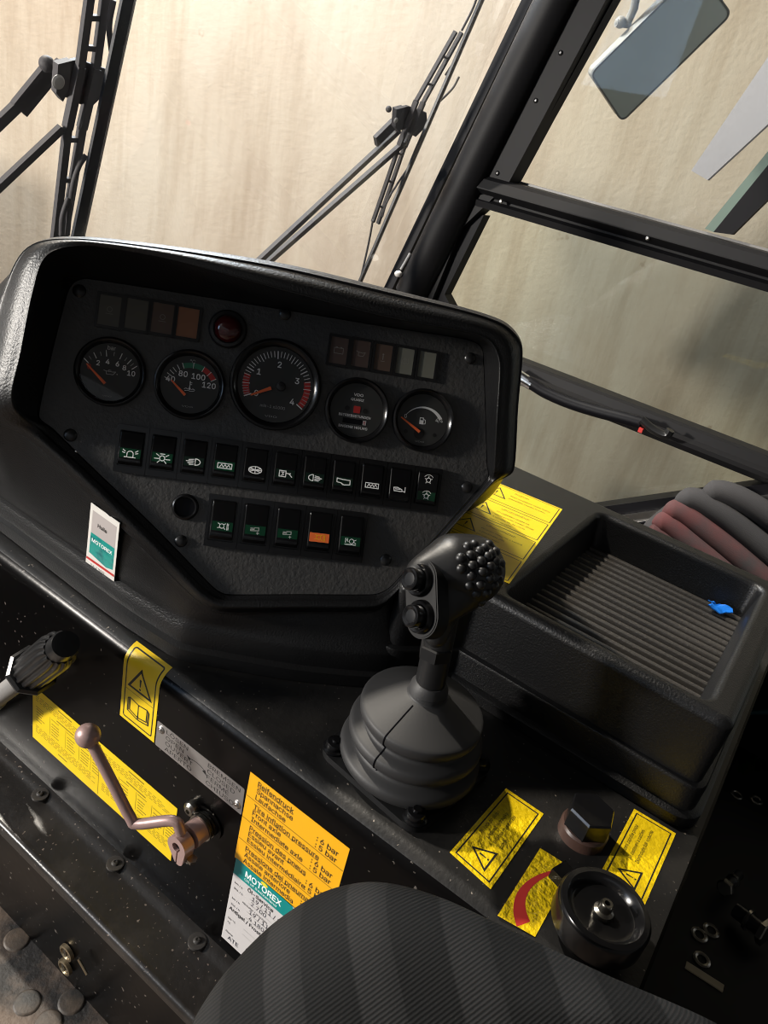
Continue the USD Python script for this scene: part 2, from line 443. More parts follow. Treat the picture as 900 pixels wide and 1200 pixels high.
# cab shell
ZF = .52
structure('floor', bbox(-.75, 1.5, -1.0, 1.0, ZF - .03, ZF), 'mat_floor', 'dirty black rubber cab floor mat with round studs')
structure('ceiling', bbox(-.75, 1.56, -1.0, .70, 1.98, 2.02), 'lining', 'cab roof lining')
structure('wall_back', bbox(-.75, 1.56, -1.04, -1.0, -.2, 2.0), 'lining', 'cab rear wall')
structure('wall_right', bbox(1.50, 1.56, -1.0, .95, -.2, .80), 'frame', 'lower right cab side panel under the door glass')
structure('wall_dash', bbox(-.75, 1.5, 1.01, 1.05, -.2, .72), 'frame', 'cab bulkhead under the windshield')
for i, (u, v) in enumerate([(32, 1175), (84, 1174), (57, 1199), (20, 1101)]):
    c = onz(u, v, ZF)
    st = lathe([(0, 0), (.0155, 0), (.0145, .0012), (.0125, .0022), (0, .0024)], 20); st.apply_translation(c)
    put('stud', st, 'stud', '/World/floor')


def slab(quad, n, t):
    "a plate from a 3-D polygon with thickness t along n"
    q = np.asarray(quad, float); o = q[0]; ex = q[1] - q[0]; ex /= np.linalg.norm(ex); n = np.asarray(n, float) / np.linalg.norm(n); ey = np.cross(n, ex)
    p = [((x - o) @ ex, (x - o) @ ey) for x in q]
    m = np.eye(4); m[:3, 0], m[:3, 1], m[:3, 2], m[:3, 3] = ex, ey, n, o
    pl_ = Polygon(p)
    return moved(prism(pl_, abs(t)), m)


# windshield and its plane
NWS = V(0, 1, .228) / np.linalg.norm([0, 1, .228]); PWS = V(0, .93, 1.15)
def ws(u, v, off=0.0): return at(u, v, NWS, PWS + NWS * off)
def wsy(z): return .93 - .228 * (z - 1.15)
structure('window_1', slab([(-.7, wsy(.72), .72), (1.49, wsy(.72), .72), (1.49, wsy(1.95), 1.95), (-.7, wsy(1.95), 1.95)], NWS, .005), 'windshield', 'front windshield glass')
XS = 1.5
def sx(u, v, x=XS): return onx(u, v, x)
# side glass, upper (sliding) and lower
structure('window_2', slab([V(1.525, .76, 1.395), V(1.525, -.8, 1.395), V(1.490, -.8, 1.95), V(1.490, .62, 1.95)], V(1, 0, .063), .005), 'side_glass_up', 'upper right side window glass')
structure('window_3', slab([V(1.525, .84, 1.12), V(1.525, .77, 1.385), V(1.525, -.8, 1.385), V(1.525, -.8, .80), V(1.525, .84, .80)], EX, .005), 'side_glass', 'lower right door glass')


def along(pts, prof, up):
    "sweeps a profile (list of (side, up)) along straight points"
    p = np.asarray(pts, float); rings = []
    for i in range(len(p)):
        t = np.gradient(p, axis=0)[i]; t /= np.linalg.norm(t); s = np.cross(t, up); s /= np.linalg.norm(s); w = np.cross(s, t)
        rings.append([p[i] + s * a + w * b for a, b in prof])
    return loft(rings, cap0=True, cap1=True)


# A-pillar: black seal at the glass edge, round tube, flat window frame with screws
def pil(f, zlo=(0, 0), x=XS):
    return None


pa0, pa1 = ws(450, 337), ws(640, -61)
pillar = Thing('trim_1', 'black rounded windshield pillar between front and side windows', None, pa0, kind='structure')
d = pa1 - pa0
q0, q1 = sx(508, 330, 1.50), sx(706, -70, 1.50)
seal = slab([ws(448, 341, .0), ws(641, -63, .0), ws(672, -63, .0), ws(482, 341, .0)], -NWS, .02)
pillar.part('glass_seal', seal, 'seal')
ca, cb = sx(482, 345, 1.470), sx(686, -70, 1.470)
tb = tube(np.linspace(ca, cb, 2), .037, 32)
pillar.part('pillar_tube', tb, 'frame')
# frame strip on the side plane
strip = slab([sx(556, 230, 1.47), sx(703, -68, 1.47), sx(746, -68, 1.47), sx(592, 222, 1.47)], EX, .05)
pillar.part('window_frame', strip, 'frame')
pillar.part('window_seal', slab([sx(588, 222, 1.49), sx(742, -68, 1.49), sx(756, -68, 1.49), sx(600, 215, 1.49)], EX, .03), 'seal')
lowf = slab([sx(470, 372, 1.47), sx(556, 222, 1.47), sx(582, 228, 1.47), sx(540, 268, 1.47), sx(498, 372, 1.47)], EX, .04)
pillar.part('lower_frame', lowf, 'frame')
pillar.part('lower_seal', slab([sx(496, 372, 1.485), sx(548, 256, 1.485), sx(567, 252, 1.485), sx(521, 345, 1.485), sx(535, 372, 1.485)], EX, .03), 'seal')


def button_screw(c, n, r, h, hex_=True):
    n = np.asarray(n, float); fr = frame(c, np.cross(n, V(.3, .5, .81)), np.cross(n, np.cross(n, V(.3, .5, .81))))
    if fr[:3, 2] @ n < 0: fr[:3, 0] *= -1; fr[:3, 2] *= -1
    m = lathe([(0, h * .75 if hex_ else h), (r * .38, h * .75 if hex_ else h), (r * .42, h), (r * .75, h * .85), (r, h * .35), (r, -.0005), (0, -.0005)], 20)
    return moved(m, fr)


for u, v in ((583, 203), (657, 62), (628, 118), (704, -20)):
    pillar.part('screw', button_screw(sx(u, v, 1.47), -EX, .0045, .003), 'satin')
# cross bar between upper and lower side windows
bar = Thing('trim_2', 'black grooved horizontal bar between the upper and lower side windows', None, sx(598, 230), kind='structure')
yA, yB = sx(566, 226)[1], -.75
ztop, zbot = 1.424, 1.366
prof = [(0, zbot), (-.030, zbot), (-.034, zbot + .012), (-.024, zbot + .017), (-.024, zbot + .021), (-.034, zbot + .027), (-.046, zbot + .034), (-.046, zbot + .036), (-.040, ztop - .006), (-.030, ztop), (0.02, ztop), (.02, zbot)]
bar.part('bar_profile', loft([[(XS + a, y, z) for a, z in prof] for y in (yA, yB)], cap0=True, cap1=True), 'frame', smooth=20)
for u, v in ((587, 236), (759, 279)):
    bar.part('screw', button_screw(sx(u, v, 1.457) , -EX, .004, .003), 'rivet')
bar.part('glass_edge', bbox(1.515, 1.52, yB, yA - .03, ztop - .002, ztop + .004), 'tube')
# mid rail of the lower door glass
rail = Thing('trim_3', 'black horizontal rail across the lower side window', None, sx(616, 424), kind='structure')
z1, z0 = 1.104, 1.055
prof = [(0, z0), (-.026, z0 + .004), (-.034, z0 + .016), (-.034, z0 + .024), (-.024, z0 + .030), (-.020, z1 - .004), (-.012, z1), (.02, z1), (.02, z0)]
rail.part('rail_profile', loft([[(XS + a, y, z) for a, z in prof] for y in (.80, -.75)], cap0=True, cap1=True), 'frame', smooth=25)
# sill under the lower glass: dark seal, pale strip, dark seal
sill = Thing('trim_4', 'dark sill with a thin metal strip under the lower side window', None, sx(711, 595), kind='structure')
def sillbar(v0, v1, x, t): return slab([sx(540, 620 + v0, x), sx(1000, 556 + v0, x), sx(1000, 556 + v1, x), sx(540, 620 + v1, x)], EX, t)
sill.part('upper_seal', sillbar(-3, 11, 1.47, .05), 'seal')
sill.part('metal_strip', sillbar(11, 21, 1.46, .06), 'rivet')
sill.part('lower_seal', sillbar(21, 120, 1.45, .07), 'seal')
# rear divider of the upper side window (sliding pane edge)
div = Thing('trim_5', 'sliding side window edge with green glass and black seal', None, sx(826, 267), kind='structure')
div.part('glass_edge', slab([sx(826, 268, 1.51), sx(1010, 42, 1.51), sx(1018, 48, 1.51), sx(836, 272, 1.51)], EX, .012), mat('green_glass_edge', (.16, .22, .19), .2))
div.part('black_seal', slab([sx(836, 272, 1.505), sx(1018, 48, 1.505), sx(1075, 60, 1.505), sx(858, 275, 1.505)], EX, .02), 'seal')

# ================================================================ console (sheet steel): front panel, rounded edge, top, ledge, kick plate
YE = -.055
con = Thing('console', 'black painted steel side console carrying the dash, joystick and yellow stickers', 'console', (XF, YE, ZF))
RB = .018
prof = [(XF, .70)] + [(XF, ZC - RB - .002)] + [(XF + RB - RB * math.cos(a), ZC - RB + RB * math.sin(a)) for a in np.linspace(0, np.pi / 2, 8)]
full = prof + [(1.02, ZC), (1.02, ZC - .004)] + [(x + .003, z - .003) for x, z in prof[::-1]]
con.part('top_plate', loft([[(x, y, z) for x, z in [(XF + RB * .3, ZC - RB * .29)] + prof[6:] + [(1.02, ZC), (1.02, ZC - .02), (XF + RB * .3, ZC - .03)]] for y in (.94, YE)], cap0=True, cap1=True), 'top', smooth=40)
con.part('front_panel', loft([[(x, y, z) for x, z in prof[:7] + [(XF + RB * .3 + .004, .985), (XF + .004, .96), (XF + .004, .70)]] for y in (.94, YE)], cap0=True, cap1=True), 'paint', smooth=40)
con.part('end_panel', bbox(XF + .003, 1.02, YE - .003, YE, .55, ZC - .004), 'paint')
# ledge
XL = .338
lp = [(XF + .002, .716), (XF - .010, .713), (XF - .016, .708)] + [(XL + .010, .702)] + [(XL + .006 * (1 - math.sin(a)) , .696 + .006 * math.cos(a)) for a in np.linspace(0, np.pi / 2, 5)] + [(XL, .688), (XL + .006, .684), (XL + .012, .690), (XF + .002, .694)]
con.part('ledge', loft([[(x, y, z) for x, z in lp] for y in (.94, -.40)], cap0=True, cap1=True), 'ledge', smooth=40)
con.part('kick_plate', loft([[(x, y, z) for x, z in [(XL + .008, .686), (XL + .012, ZF), (XL + .03, ZF), (XL + .03, .686)]] for y in (.94, -.40)], cap0=True, cap1=True), 'paint')
for u, v in ((47, 931), (135, 1012), (231, 1103)):
    c = onz(u, v, .7150)
    w_ = lathe([(.0035, .001), (.0075, .0012), (.0095, .0008), (.0095, -.002), (.0035, -.002)], 20); w_.apply_translation(c)
    sc = con.part('ledge_screw', w_, 'screw')
    con.part('screw_head', button_screw(c + EZ * .0005, EZ, .0042, .003), 'screw', parent=sc)

# lower black shelf behind the console's end, with its fittings
low = Thing('lower_shelf', 'black recessed shelf in shadow beyond the end of the console', 'shelf', (.8, -.3, .84))
low.part('shelf_plate', bbox(.45, 1.02, -.60, YE - .006, .84, .85), 'shelf')
low.part('shelf_back', bbox(1.0, 1.03, -.60, YE - .006, .85, 1.0), 'shelf')

# ================================================================ dashboard moulding: lofted from the face's seam over the hood's rim down to the console
#        seam px        rim px (h mm)      outer px (h mm)      base xy
CT = [((45, 487), (17, 474, 33), (-30, 482, 4), (.43, .68)),
      ((60, 415), (27, 412, 44), (-14, 418, 16), (.43, .76)),
      ((78, 345), (41, 342, 50), (3, 344, 22), (.44, .81)),
      ((86, 331), (58, 300, 52), (32, 290, 34), (.46, .84)),
      ((102, 326), (104, 290, 52), (90, 280, 48), (.50, .85)),
      ((200, 341), (200, 306, 52), (200, 292, 48), (.56, .84)),
      ((330, 362), (330, 341, 52), (330, 313, 44), (.64, .79)),
      ((450, 382), (450, 372, 50), (450, 341, 42), (.72, .71)),
      ((540, 396), (542, 389, 48), (548, 365, 40), (.79, .61)),
      ((563, 405), (573, 401, 46), (592, 381, 38), (.82, .55)),
      ((567, 425), (584, 428, 44), (612, 408, 36), (.83, .49)),
      ((569, 480), (581, 490, 36), (607, 478, 28), (.82, .43)),
      ((571, 545), (578, 552, 16), (602, 551, 8), (.80, .40)),
      ((572, 560), (573, 563, 2), (577, 568, 0), (.78, .35)),
      ((516, 624), (517, 626, 1), (520, 629, 0), (.70, .30)),
      ((460, 686), (462, 689, 2), (466, 694, 0), (.60, .255)),
      ((438, 697), (439, 702, 4), (440, 716, 0), (.556, .258)),
      ((350, 697), (350, 702, 4), (350, 718, 0), (.497, .322)),
      ((266, 697), (264, 702, 4), (258, 718, 0), (.449, .392)),
      ((247, 686), (240, 690, 4), (226, 700, 0), (.434, .420)),
      ((180, 617), (173, 621, 4), (156, 632, 0), (.430, .49)),
      ((110, 550), (103, 553, 4), (84, 562, 0), (.430, .55)),
      ((62, 503), (50, 505, 6), (28, 512, 2), (.430, .61))]
cols = []
front = set(range(13, 23)) | {0, 1}
for i, (s, r, o, b) in enumerate(CT):
    S0 = pw(*s, -2.5); S = pw(*s, 0.5); R = pw(*r); O = pw(*o); B = V(b[0], b[1], ZC)
    out = (O - P0) - EN * ((O - P0) @ EN); out /= np.linalg.norm(out)
    cen = V(.60, .50, 0); bo = B - cen; bo[2] = 0; bo /= np.linalg.norm(bo)
    mid1 = S * .5 + R * .5
    crest = (R + O) / 2 + EN * .006 + 0 * out
    if i in front:
        sh = O - EN * .010 + out * .001
        wallp = [sh * (1 - t) + (B + EZ * .036) * t for t in (.33, .66)]
    else:
        sh = O - EN * .030 + out * .006
        wallp = [sh * (1 - t) + (B + EZ * .036) * t + out * .03 * math.sin(math.pi * t) for t in (.33, .66)]
    cols.append([S0, S, mid1, R, R + EN * .003 + (O - R) * .12, crest, O + EN * .001 - (O - R) * .10, O, sh] + wallp + [B + EZ * .037, B + EZ * .034 + bo * .005, B + EZ * .016 + bo * .005, B + EZ * .0135 + bo * .011, B + EZ * .001 + bo * .012])
cols = np.array(cols)                     # (22, 16, 3)
rings = [crom(cols[:, k], 8, True) for k in range(cols.shape[1])]
rings = np.array(rings)                   # (16, 176, 3)
fine = []
for a in range(len(rings) - 1):
    fine.append(rings[a])
    if 1 <= a <= 9:                       # curved part: rim and shoulder
        q = [rings[max(a - 1, 0)], rings[a], rings[a + 1], rings[min(a + 2, len(rings) - 1)]]
        for t in (.25, .5, .75):
            fine.append(.5 * (2 * q[1] + (q[2] - q[0]) * t + (2 * q[0] - 5 * q[1] + 4 * q[2] - q[3]) * t * t + (3 * q[1] - q[0] - 3 * q[2] + q[3]) * t ** 3))
fine.append(rings[-1])
dash = Thing('dashboard', 'black grained plastic dashboard with deep hood over the instruments', 'dashboard', (.6, .5, ZC))
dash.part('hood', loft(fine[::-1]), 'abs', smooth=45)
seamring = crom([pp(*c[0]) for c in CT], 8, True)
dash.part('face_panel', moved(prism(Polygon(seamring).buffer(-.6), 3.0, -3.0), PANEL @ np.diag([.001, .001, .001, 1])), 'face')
for u, v in ((82.5, 510), (93, 341), (334, 368), (551, 420), (547, 571), (212, 634), (452, 656)):
    a, b = pp(u, v)
    s_ = lathe([(0, 3.0), (2.6, 2.8), (4.6, 1.9), (5.6, .6), (5.6, -.4), (0, -.4)], 24)
    dash.part('screw_cap', moved(s_, pframe(a, b) @ np.diag([.001, .001, .001, 1])), 'satin')
a, b = pp(217, 594)
dash.part('round_socket', moved(lathe([(8.4, -3), (8.4, 1.0), (8.9, 2.6), (10.0, 3.0), (11.2, 2.2), (12, .0), (12, -.4), (8.4, -3)], 36), pframe(a, b) @ np.diag([.001, .001, .001, 1])), 'gloss')
dash.part('socket_hole', moved(lathe([(0, .1), (8.5, .1), (8.5, -.3), (0, -.3)], 30), pframe(a, b) @ np.diag([.001, .001, .001, 1])), 'seal')
MM = np.diag([.001, .001, .001, 1])

# ================================================================ gauges
def polar(c, r, a): return c + r * V(math.cos(math.radians(a)), math.sin(math.radians(a)))


class Gauge(Thing):
    def __init__(s, label, u, v, R):
        s.c = pp(u, v); super().__init__('gauge', label, 'gauge', pframe(*s.c) @ np.eye(4), group=None); s.R = R
        k = R / 30
        ri = R * .83
        s.part('bezel', moved(lathe([(ri - .3, 1.4), (ri, 2.4), (R * .90, 5.2), (R * .94, 5.8), (R * .98, 5.2), (R, 3.6), (R, -.3), (ri - .3, -.3)], 56), MM), 'gloss', w=False)
        s.part('dial', moved(lathe([(0, 1.5), (ri - .2, 1.5), (ri - .2, .2), (0, .2)], 48), MM), 'dial', w=False)
        s.part('glass', moved(flat(Point(0, 0).buffer(ri + .6, 16)), MM @ trimesh.transformations.translation_matrix([0, 0, 3.2])), 'lens', w=False)
        s.ink = {}

    def q(s, u, v): return pp(u, v) - s.c        # a pixel in the dial's own mm

    def add(s, mt, *shapes):
        for g in shapes:
            s.ink.setdefault(mt, []).append(g if isinstance(g, trimesh.Trimesh) else flat(g))

    def done(s, names):
        for i, (mt, ms) in enumerate(s.ink.items()):
            h = 1.58 + .06 * i
            m = cat(ms); m.vertices[:, 2] = h
            s.part(names.get(mt, 'print'), moved(m, MM), mt, w=False, smooth=False)

    def needle(s, p, t, w=1.3, tail=.12):
        p, t = V(*p), V(*t); dn = (t - p) / np.linalg.norm(t - p); nn = V(-dn[1], dn[0])
        poly = Polygon([p - dn * tail * np.linalg.norm(t - p) + nn * w, t + nn * w * .45, t - nn * w * .45, p - dn * tail * np.linalg.norm(t - p) - nn * w])
        s.part('needle', moved(prism(poly, .6, 2.2), MM), 'orange', w=False)


def z8(x, y): return (30 + x / 3.75, 380 + y / 3.75)
g = Gauge('oil pressure gauge in bar, leftmost of the five round gauges', 129.5, 436, 30)
c = g.q(127.3, 449.9)
for a, L in ((140, 1), (131, 0), (121, 1), (110, 0), (100, 1), (86, 0), (73, 1), (63, 0), (55, 1), (48, 0), (41, 1)):
    g.add('white' if L else 'grey', line([polar(c, 23.5 if L else 24.5, a), polar(c, 29 if L else 28, a)], .7 if L else .5))
for s_, x, y in (('0', 281, 186), ('2', 320, 170), ('4', 362, 165), ('6', 405, 175), ('8', 435, 192), ('10', 465, 217)):
    g.add('white' if s_ != '0' else 'red', text(s_, 4.2, *g.q(*z8(x, y)), 'c', bold=True))
g.add('grey', text('bar', 3.4, *g.q(*z8(380, 105)), 'c', bold=True))
o = g.q(*z8(370, 213)); g.add('grey', stroke([o + V(-5, 1.5), o + V(-3, 1), o + V(-2.5, -1.5), o + V(3, -1.5), o + V(5, 1.2), o + V(2.5, .8), o + V(-3, 1)], .5), stroke([o + V(-1, 1), o + V(-1, 2), o + V(1, 2)], .5), Point(*(o + V(6.4, -.6))).buffer(.5))
g.add('dim', text('VDO', 1.2, *g.q(*z8(358, 316)), 'c', squeeze=2.2))
g.needle(g.q(*z8(342, 252)), g.q(*z8(270, 174)))
g.done({'white': 'scale', 'grey': 'markings', 'red': 'zero_mark', 'dim': 'maker_name'})

g = Gauge('coolant temperature gauge in degrees, second round gauge from the left', 222.5, 451, 31)
c = g.q(*z8(725, 292))
g.add('green', band(*c, 20, 24.5, 112, 67)); g.add('red', band(*c, 20, 24.5, 67, 33))
for a in (160, 150, 142, 134, 124, 113): g.add('white', line([polar(c, 20, a), polar(c, 25, a)], .6))
for a in (90, 67, 50, 33): g.add('white', line([polar(c, 19.5, a), polar(c, 24.8, a)], .55))
for s_, x, y in (('40', 637, 240), ('80', 693, 218), ('100', 760, 232), ('120', 806, 270)): g.add('white', text(s_, 4.8, *g.q(*z8(x, y)), 'c', bold=True))
g.add('grey', text('°C', 3.2, *g.q(*z8(735, 165)), 'c'))
o = g.q(*z8(722, 272)); g.add('white', stroke([o + V(0, -2), o + V(0, 4)], .8), Point(*(o + V(0, -2.4))).buffer(1.0), stroke([o + V(0, 3), o + V(1.6, 3)], .5), stroke([o + V(0, 1.4), o + V(1.6, 1.4)], .5),
                              stroke([o + V(-4.5, -3), o + V(-3, -2.2), o + V(-1.5, -3)], .5), stroke([o + V(1.5, -3), o + V(3, -2.2), o + V(4.5, -3)], .5), stroke([o + V(-4, -4.6), o + V(-1.4, -4.0), o + V(1.4, -4.6), o + V(4, -4)], .5))
g.add('grey', text('VDO', 1.3, *g.q(*z8(710, 362)), 'c', squeeze=2.6))
g.needle(g.q(*z8(695, 305)), g.q(*z8(641, 246)))
g.done({'white': 'scale', 'grey': 'markings', 'red': 'red_band', 'green': 'green_band'})

def z6(x, y): return (260 + x / 6.923, 380 + y / 6.923)
g = Gauge('large engine speed gauge in the middle of the five round gauges', 323, 451, 41.5)
c = g.q(*z6(445, 500)); sc = .778 / 6.923
xs, ys = [0, 1, 2, 3, 4], [205.6, 156, 95, 34, -35]
from scipy.interpolate import CubicSpline
ang = CubicSpline(xs, ys)
for i in range(41):
    a = float(ang(i / 10)); big = i % 5 == 0
    g.add('white' if not (i < 8 and i % 5) and not (i > 33 and i % 5) else 'grey', line([polar(c, (215 if big else 228) * sc, a), polar(c, 277 * sc, a)], 1.0 if i % 10 == 0 else .62))
g.add('red', band(*c, 222 * sc, 272 * sc, float(ang(.05)), float(ang(.82)))); g.add('red', band(*c, 222 * sc, 272 * sc, float(ang(3.28)), float(ang(3.97))))
for s_, x, y in (('0', 278, 558), ('1', 300, 385), ('2', 468, 330), ('3', 610, 462), ('4', 568, 630)): g.add('white', text(s_, 5.2, *g.q(*z6(x, y)), 'c', bold=True))
g.add('grey', text('min-1 x1000', 2.6, *g.q(*z6(410, 670)), 'c')); g.add('grey', text('VDO', 1.6, *g.q(*z6(395, 748)), 'c', squeeze=2.4))
g.ink = {k: g.ink[k] for k in ('red', 'white', 'grey')}
g.needle(g.q(*z6(395, 520)), g.q(*z6(232, 574)), 1.6, .02)
hub = lathe([(0, 4.6), (2.4, 4.4), (4.0, 3.6), (4.4, 1.6), (0, 1.6)], 24); hub.apply_translation([*g.q(*z6(478, 506)), 0])
g.part('hub', moved(hub, MM), 'satin', w=False)
g.done({'white': 'scale', 'grey': 'markings', 'red': 'red_band'})

def zh(x, y): return (380 + x / 6, 370 + y / 6)
g = Gauge('engine hour meter with digit counter, fourth round gauge from the left', 418, 481, 30.5)
g.add('white', text('VDO', 2.4, *g.q(*zh(240, 558)), 'c', bold=True, squeeze=1.3), text('QUARZ', 2.2, *g.q(*zh(232, 592)), 'c', bold=True, squeeze=1.2), text('BETRIEBSSTUNDEN', 2.2, *g.q(*zh(212, 706)), 'c', bold=True, squeeze=1.05), text('ENGINE HOURS', 2.2, *g.q(*zh(200, 784)), 'c', bold=True, squeeze=1.2))
o = g.q(*zh(212, 745)); g.add('seal', sbox(o[0] - 11.5, o[1] - 2.4, o[0] + 11.5, o[1] + 2.4))
for i, dgt in enumerate('14074'): g.add('white', text(dgt, 3.0, o[0] - 9.6 + 3.75 * i, o[1], 'c'))
g.add('paper', sbox(o[0] + 7.6, o[1] - 2.1, o[0] + 10.9, o[1] + 2.1)); g.add('red', text('8', 2.8, o[0] + 9.2, o[1], 'c'))
o = g.q(*zh(227, 661)); g.add('red', rrect(6.4, 6.4, .8, *o)); g.add('black', Point(*g.q(*zh(160, 650))).buffer(2.3), Point(*g.q(*zh(285, 672))).buffer(2.3))
g.done({'white': 'lettering', 'seal': 'counter_window', 'paper': 'last_digit_drum', 'red': 'red_mark', 'black': 'hole'})

g = Gauge('fuel gauge with white crescent and pump symbol, rightmost of the five round gauges', 495, 492.5, 30)
c = g.q(*zh(690, 800))
pts_o, pts_i = [], []
for t in np.linspace(0, 1, 30):
    a = 148 - t * 112; w_ = .3 + 3.2 * t ** 1.2
    pts_o.append(polar(c, 21.6, a)); pts_i.append(polar(c, 21.6 - w_, a))
g.add('grey', Polygon(np.vstack([pts_o, pts_i[::-1]])))
g.ink['white'] = g.ink.pop('grey')
g.add('white', text('0', 3.6, *g.q(*zh(570, 704)), 'c'), text('4/4', 3.4, *g.q(*zh(805, 738)), 'c'))
o = g.q(*zh(684, 740)); g.add('white', sbox(o[0] - 2.4, o[1] - 3.2, o[0] + 1.6, o[1] + 3.2).difference(sbox(o[0] - 1.7, o[1] + .6, o[0] + .9, o[1] + 2.4)), stroke([o + V(1.8, 1.6), o + V(3.4, 1), o + V(3.4, -2.4), o + V(2, -2.6)], .6))
g.add('black', Point(*g.q(*zh(664, 828))).buffer(5.2), Point(*g.q(*zh(570, 812))).buffer(1.9), Point(*g.q(*zh(772, 840))).buffer(1.9))
g.add('grey', text('VDO', 1.3, *g.q(*zh(665, 885)), 'c', squeeze=2.4))
g.needle(g.q(*zh(652, 806)), g.q(*zh(536, 712)))
g.done({'white': 'scale', 'grey': 'maker_name', 'black': 'hole'})

# ================================================================ indicator lamps
ICON = {
    'battery': lambda: unary_union([line([(-1, -.6), (1, -.6), (1, .6), (-1, .6), (-1, -.6)], .14), sbox(-.7, .6, -.3, .85), sbox(.3, .6, .7, .85)]),
    'oilcan': lambda: unary_union([stroke([(-1, .5), (-.5, .3), (-.5, -.5), (.6, -.5), (1, .4), (.5, .2), (-.5, .3)], .14)]),
    'person': lambda: unary_union([Point(0, .7).buffer(.2), stroke([(0, .4), (0, -.4)], .2), stroke([(-.4, -.8), (.4, -.8)], .12)]),
    'lamp': lambda: unary_union([ring(0, .3, .5, .12), stroke([(-.7, -.6), (.7, -.6)], .12)]),
    'brake': lambda: unary_union([ring(0, 0, .55, .12), stroke(arcpts(0, 0, .9, 140, 220), .12), stroke(arcpts(0, 0, .9, -40, 40), .12)]),
}


def indicator(label, u, v, wpx, hpx, mt, icon, group):
    a, b = pp(u, v); t = Thing('indicator_lamp', label, 'indicator lamp', pframe(a, b), group)
    w, h = wpx * .778, hpx * .778
    fr = rrect(w + 5, h + 5, 1.0).difference(rrect(w, h, .6))
    t.part('frame', moved(prism(fr, 2.2, -.2), MM), 'satin', w=False)
    t.part('lens', moved(prism(rrect(w, h, .6), 1.4, -.2), MM), mt, w=False)
    if icon:
        from shapely import affinity
        m = flat(affinity.scale(ICON[icon](), 4.2, 4.2, origin=(0, 0))); m.vertices[:, 2] = 1.26
        t.part('symbol', moved(m, MM), 'dim', w=False, smooth=False)


for lb, u, v, mt, ic in (('dark olive indicator lamp, leftmost above the oil pressure gauge', 128.5, 364.5, 'ind_olive', 'lamp'), ('dark unlit indicator lamp, second from the left in the upper left row', 160.3, 369, 'ind_olive', None),
                         ('brownish indicator lamp, third from the left in the upper left row', 190.5, 373.5, 'ind_brown', 'lamp'), ('amber brown indicator lamp beside the red warning lamp', 220, 378.5, 'ind_amber', None)):
    indicator(lb, u, v, 23, 33, mt, ic, None)
for lb, u, v, mt, ic in (('reddish indicator lamp with battery symbol, first of the right row', 396.7, 411.2, 'ind_rust', 'battery'), ('reddish brown indicator lamp with oil can symbol in the right row', 422.5, 414.8, 'ind_rust', 'oilcan'),
                         ('brown indicator lamp, third of the five in the right row', 448.5, 419.3, 'ind_brown', 'person'), ('pale grey indicator lamp, fourth of the five in the right row', 474, 423.5, 'ind_grey', 'brake'), ('grey indicator lamp, rightmost of the five above the fuel gauge', 499.7, 427.8, 'ind_grey', None)):
    indicator(lb, u, v, 20.5, 31, mt, ic, None)
a, b = pp(267, 386)
t = Thing('warning_lamp', 'round dark red domed warning lamp in a black ring', 'warning lamp', pframe(a, b))
t.part('ring', moved(lathe([(11.8, 0), (11.8, 3.2), (13, 4.2), (15.5, 3.8), (17, 2), (17, -.3), (11.8, -.3)], 40), MM), 'satin', w=False)
dm = trimesh.creation.icosphere(4, 1.0); dm.vertices = dm.vertices * [12, 12, 9] + [0, 0, 2]
dm = arr(m3.Manifold(m3.Mesh(dm.vertices.astype(np.float32), dm.faces.astype(np.uint32))).trim_by_plane((0, 0, 1), -.2))
t.part('dome', moved(dm, MM), 'red_lens', w=False)

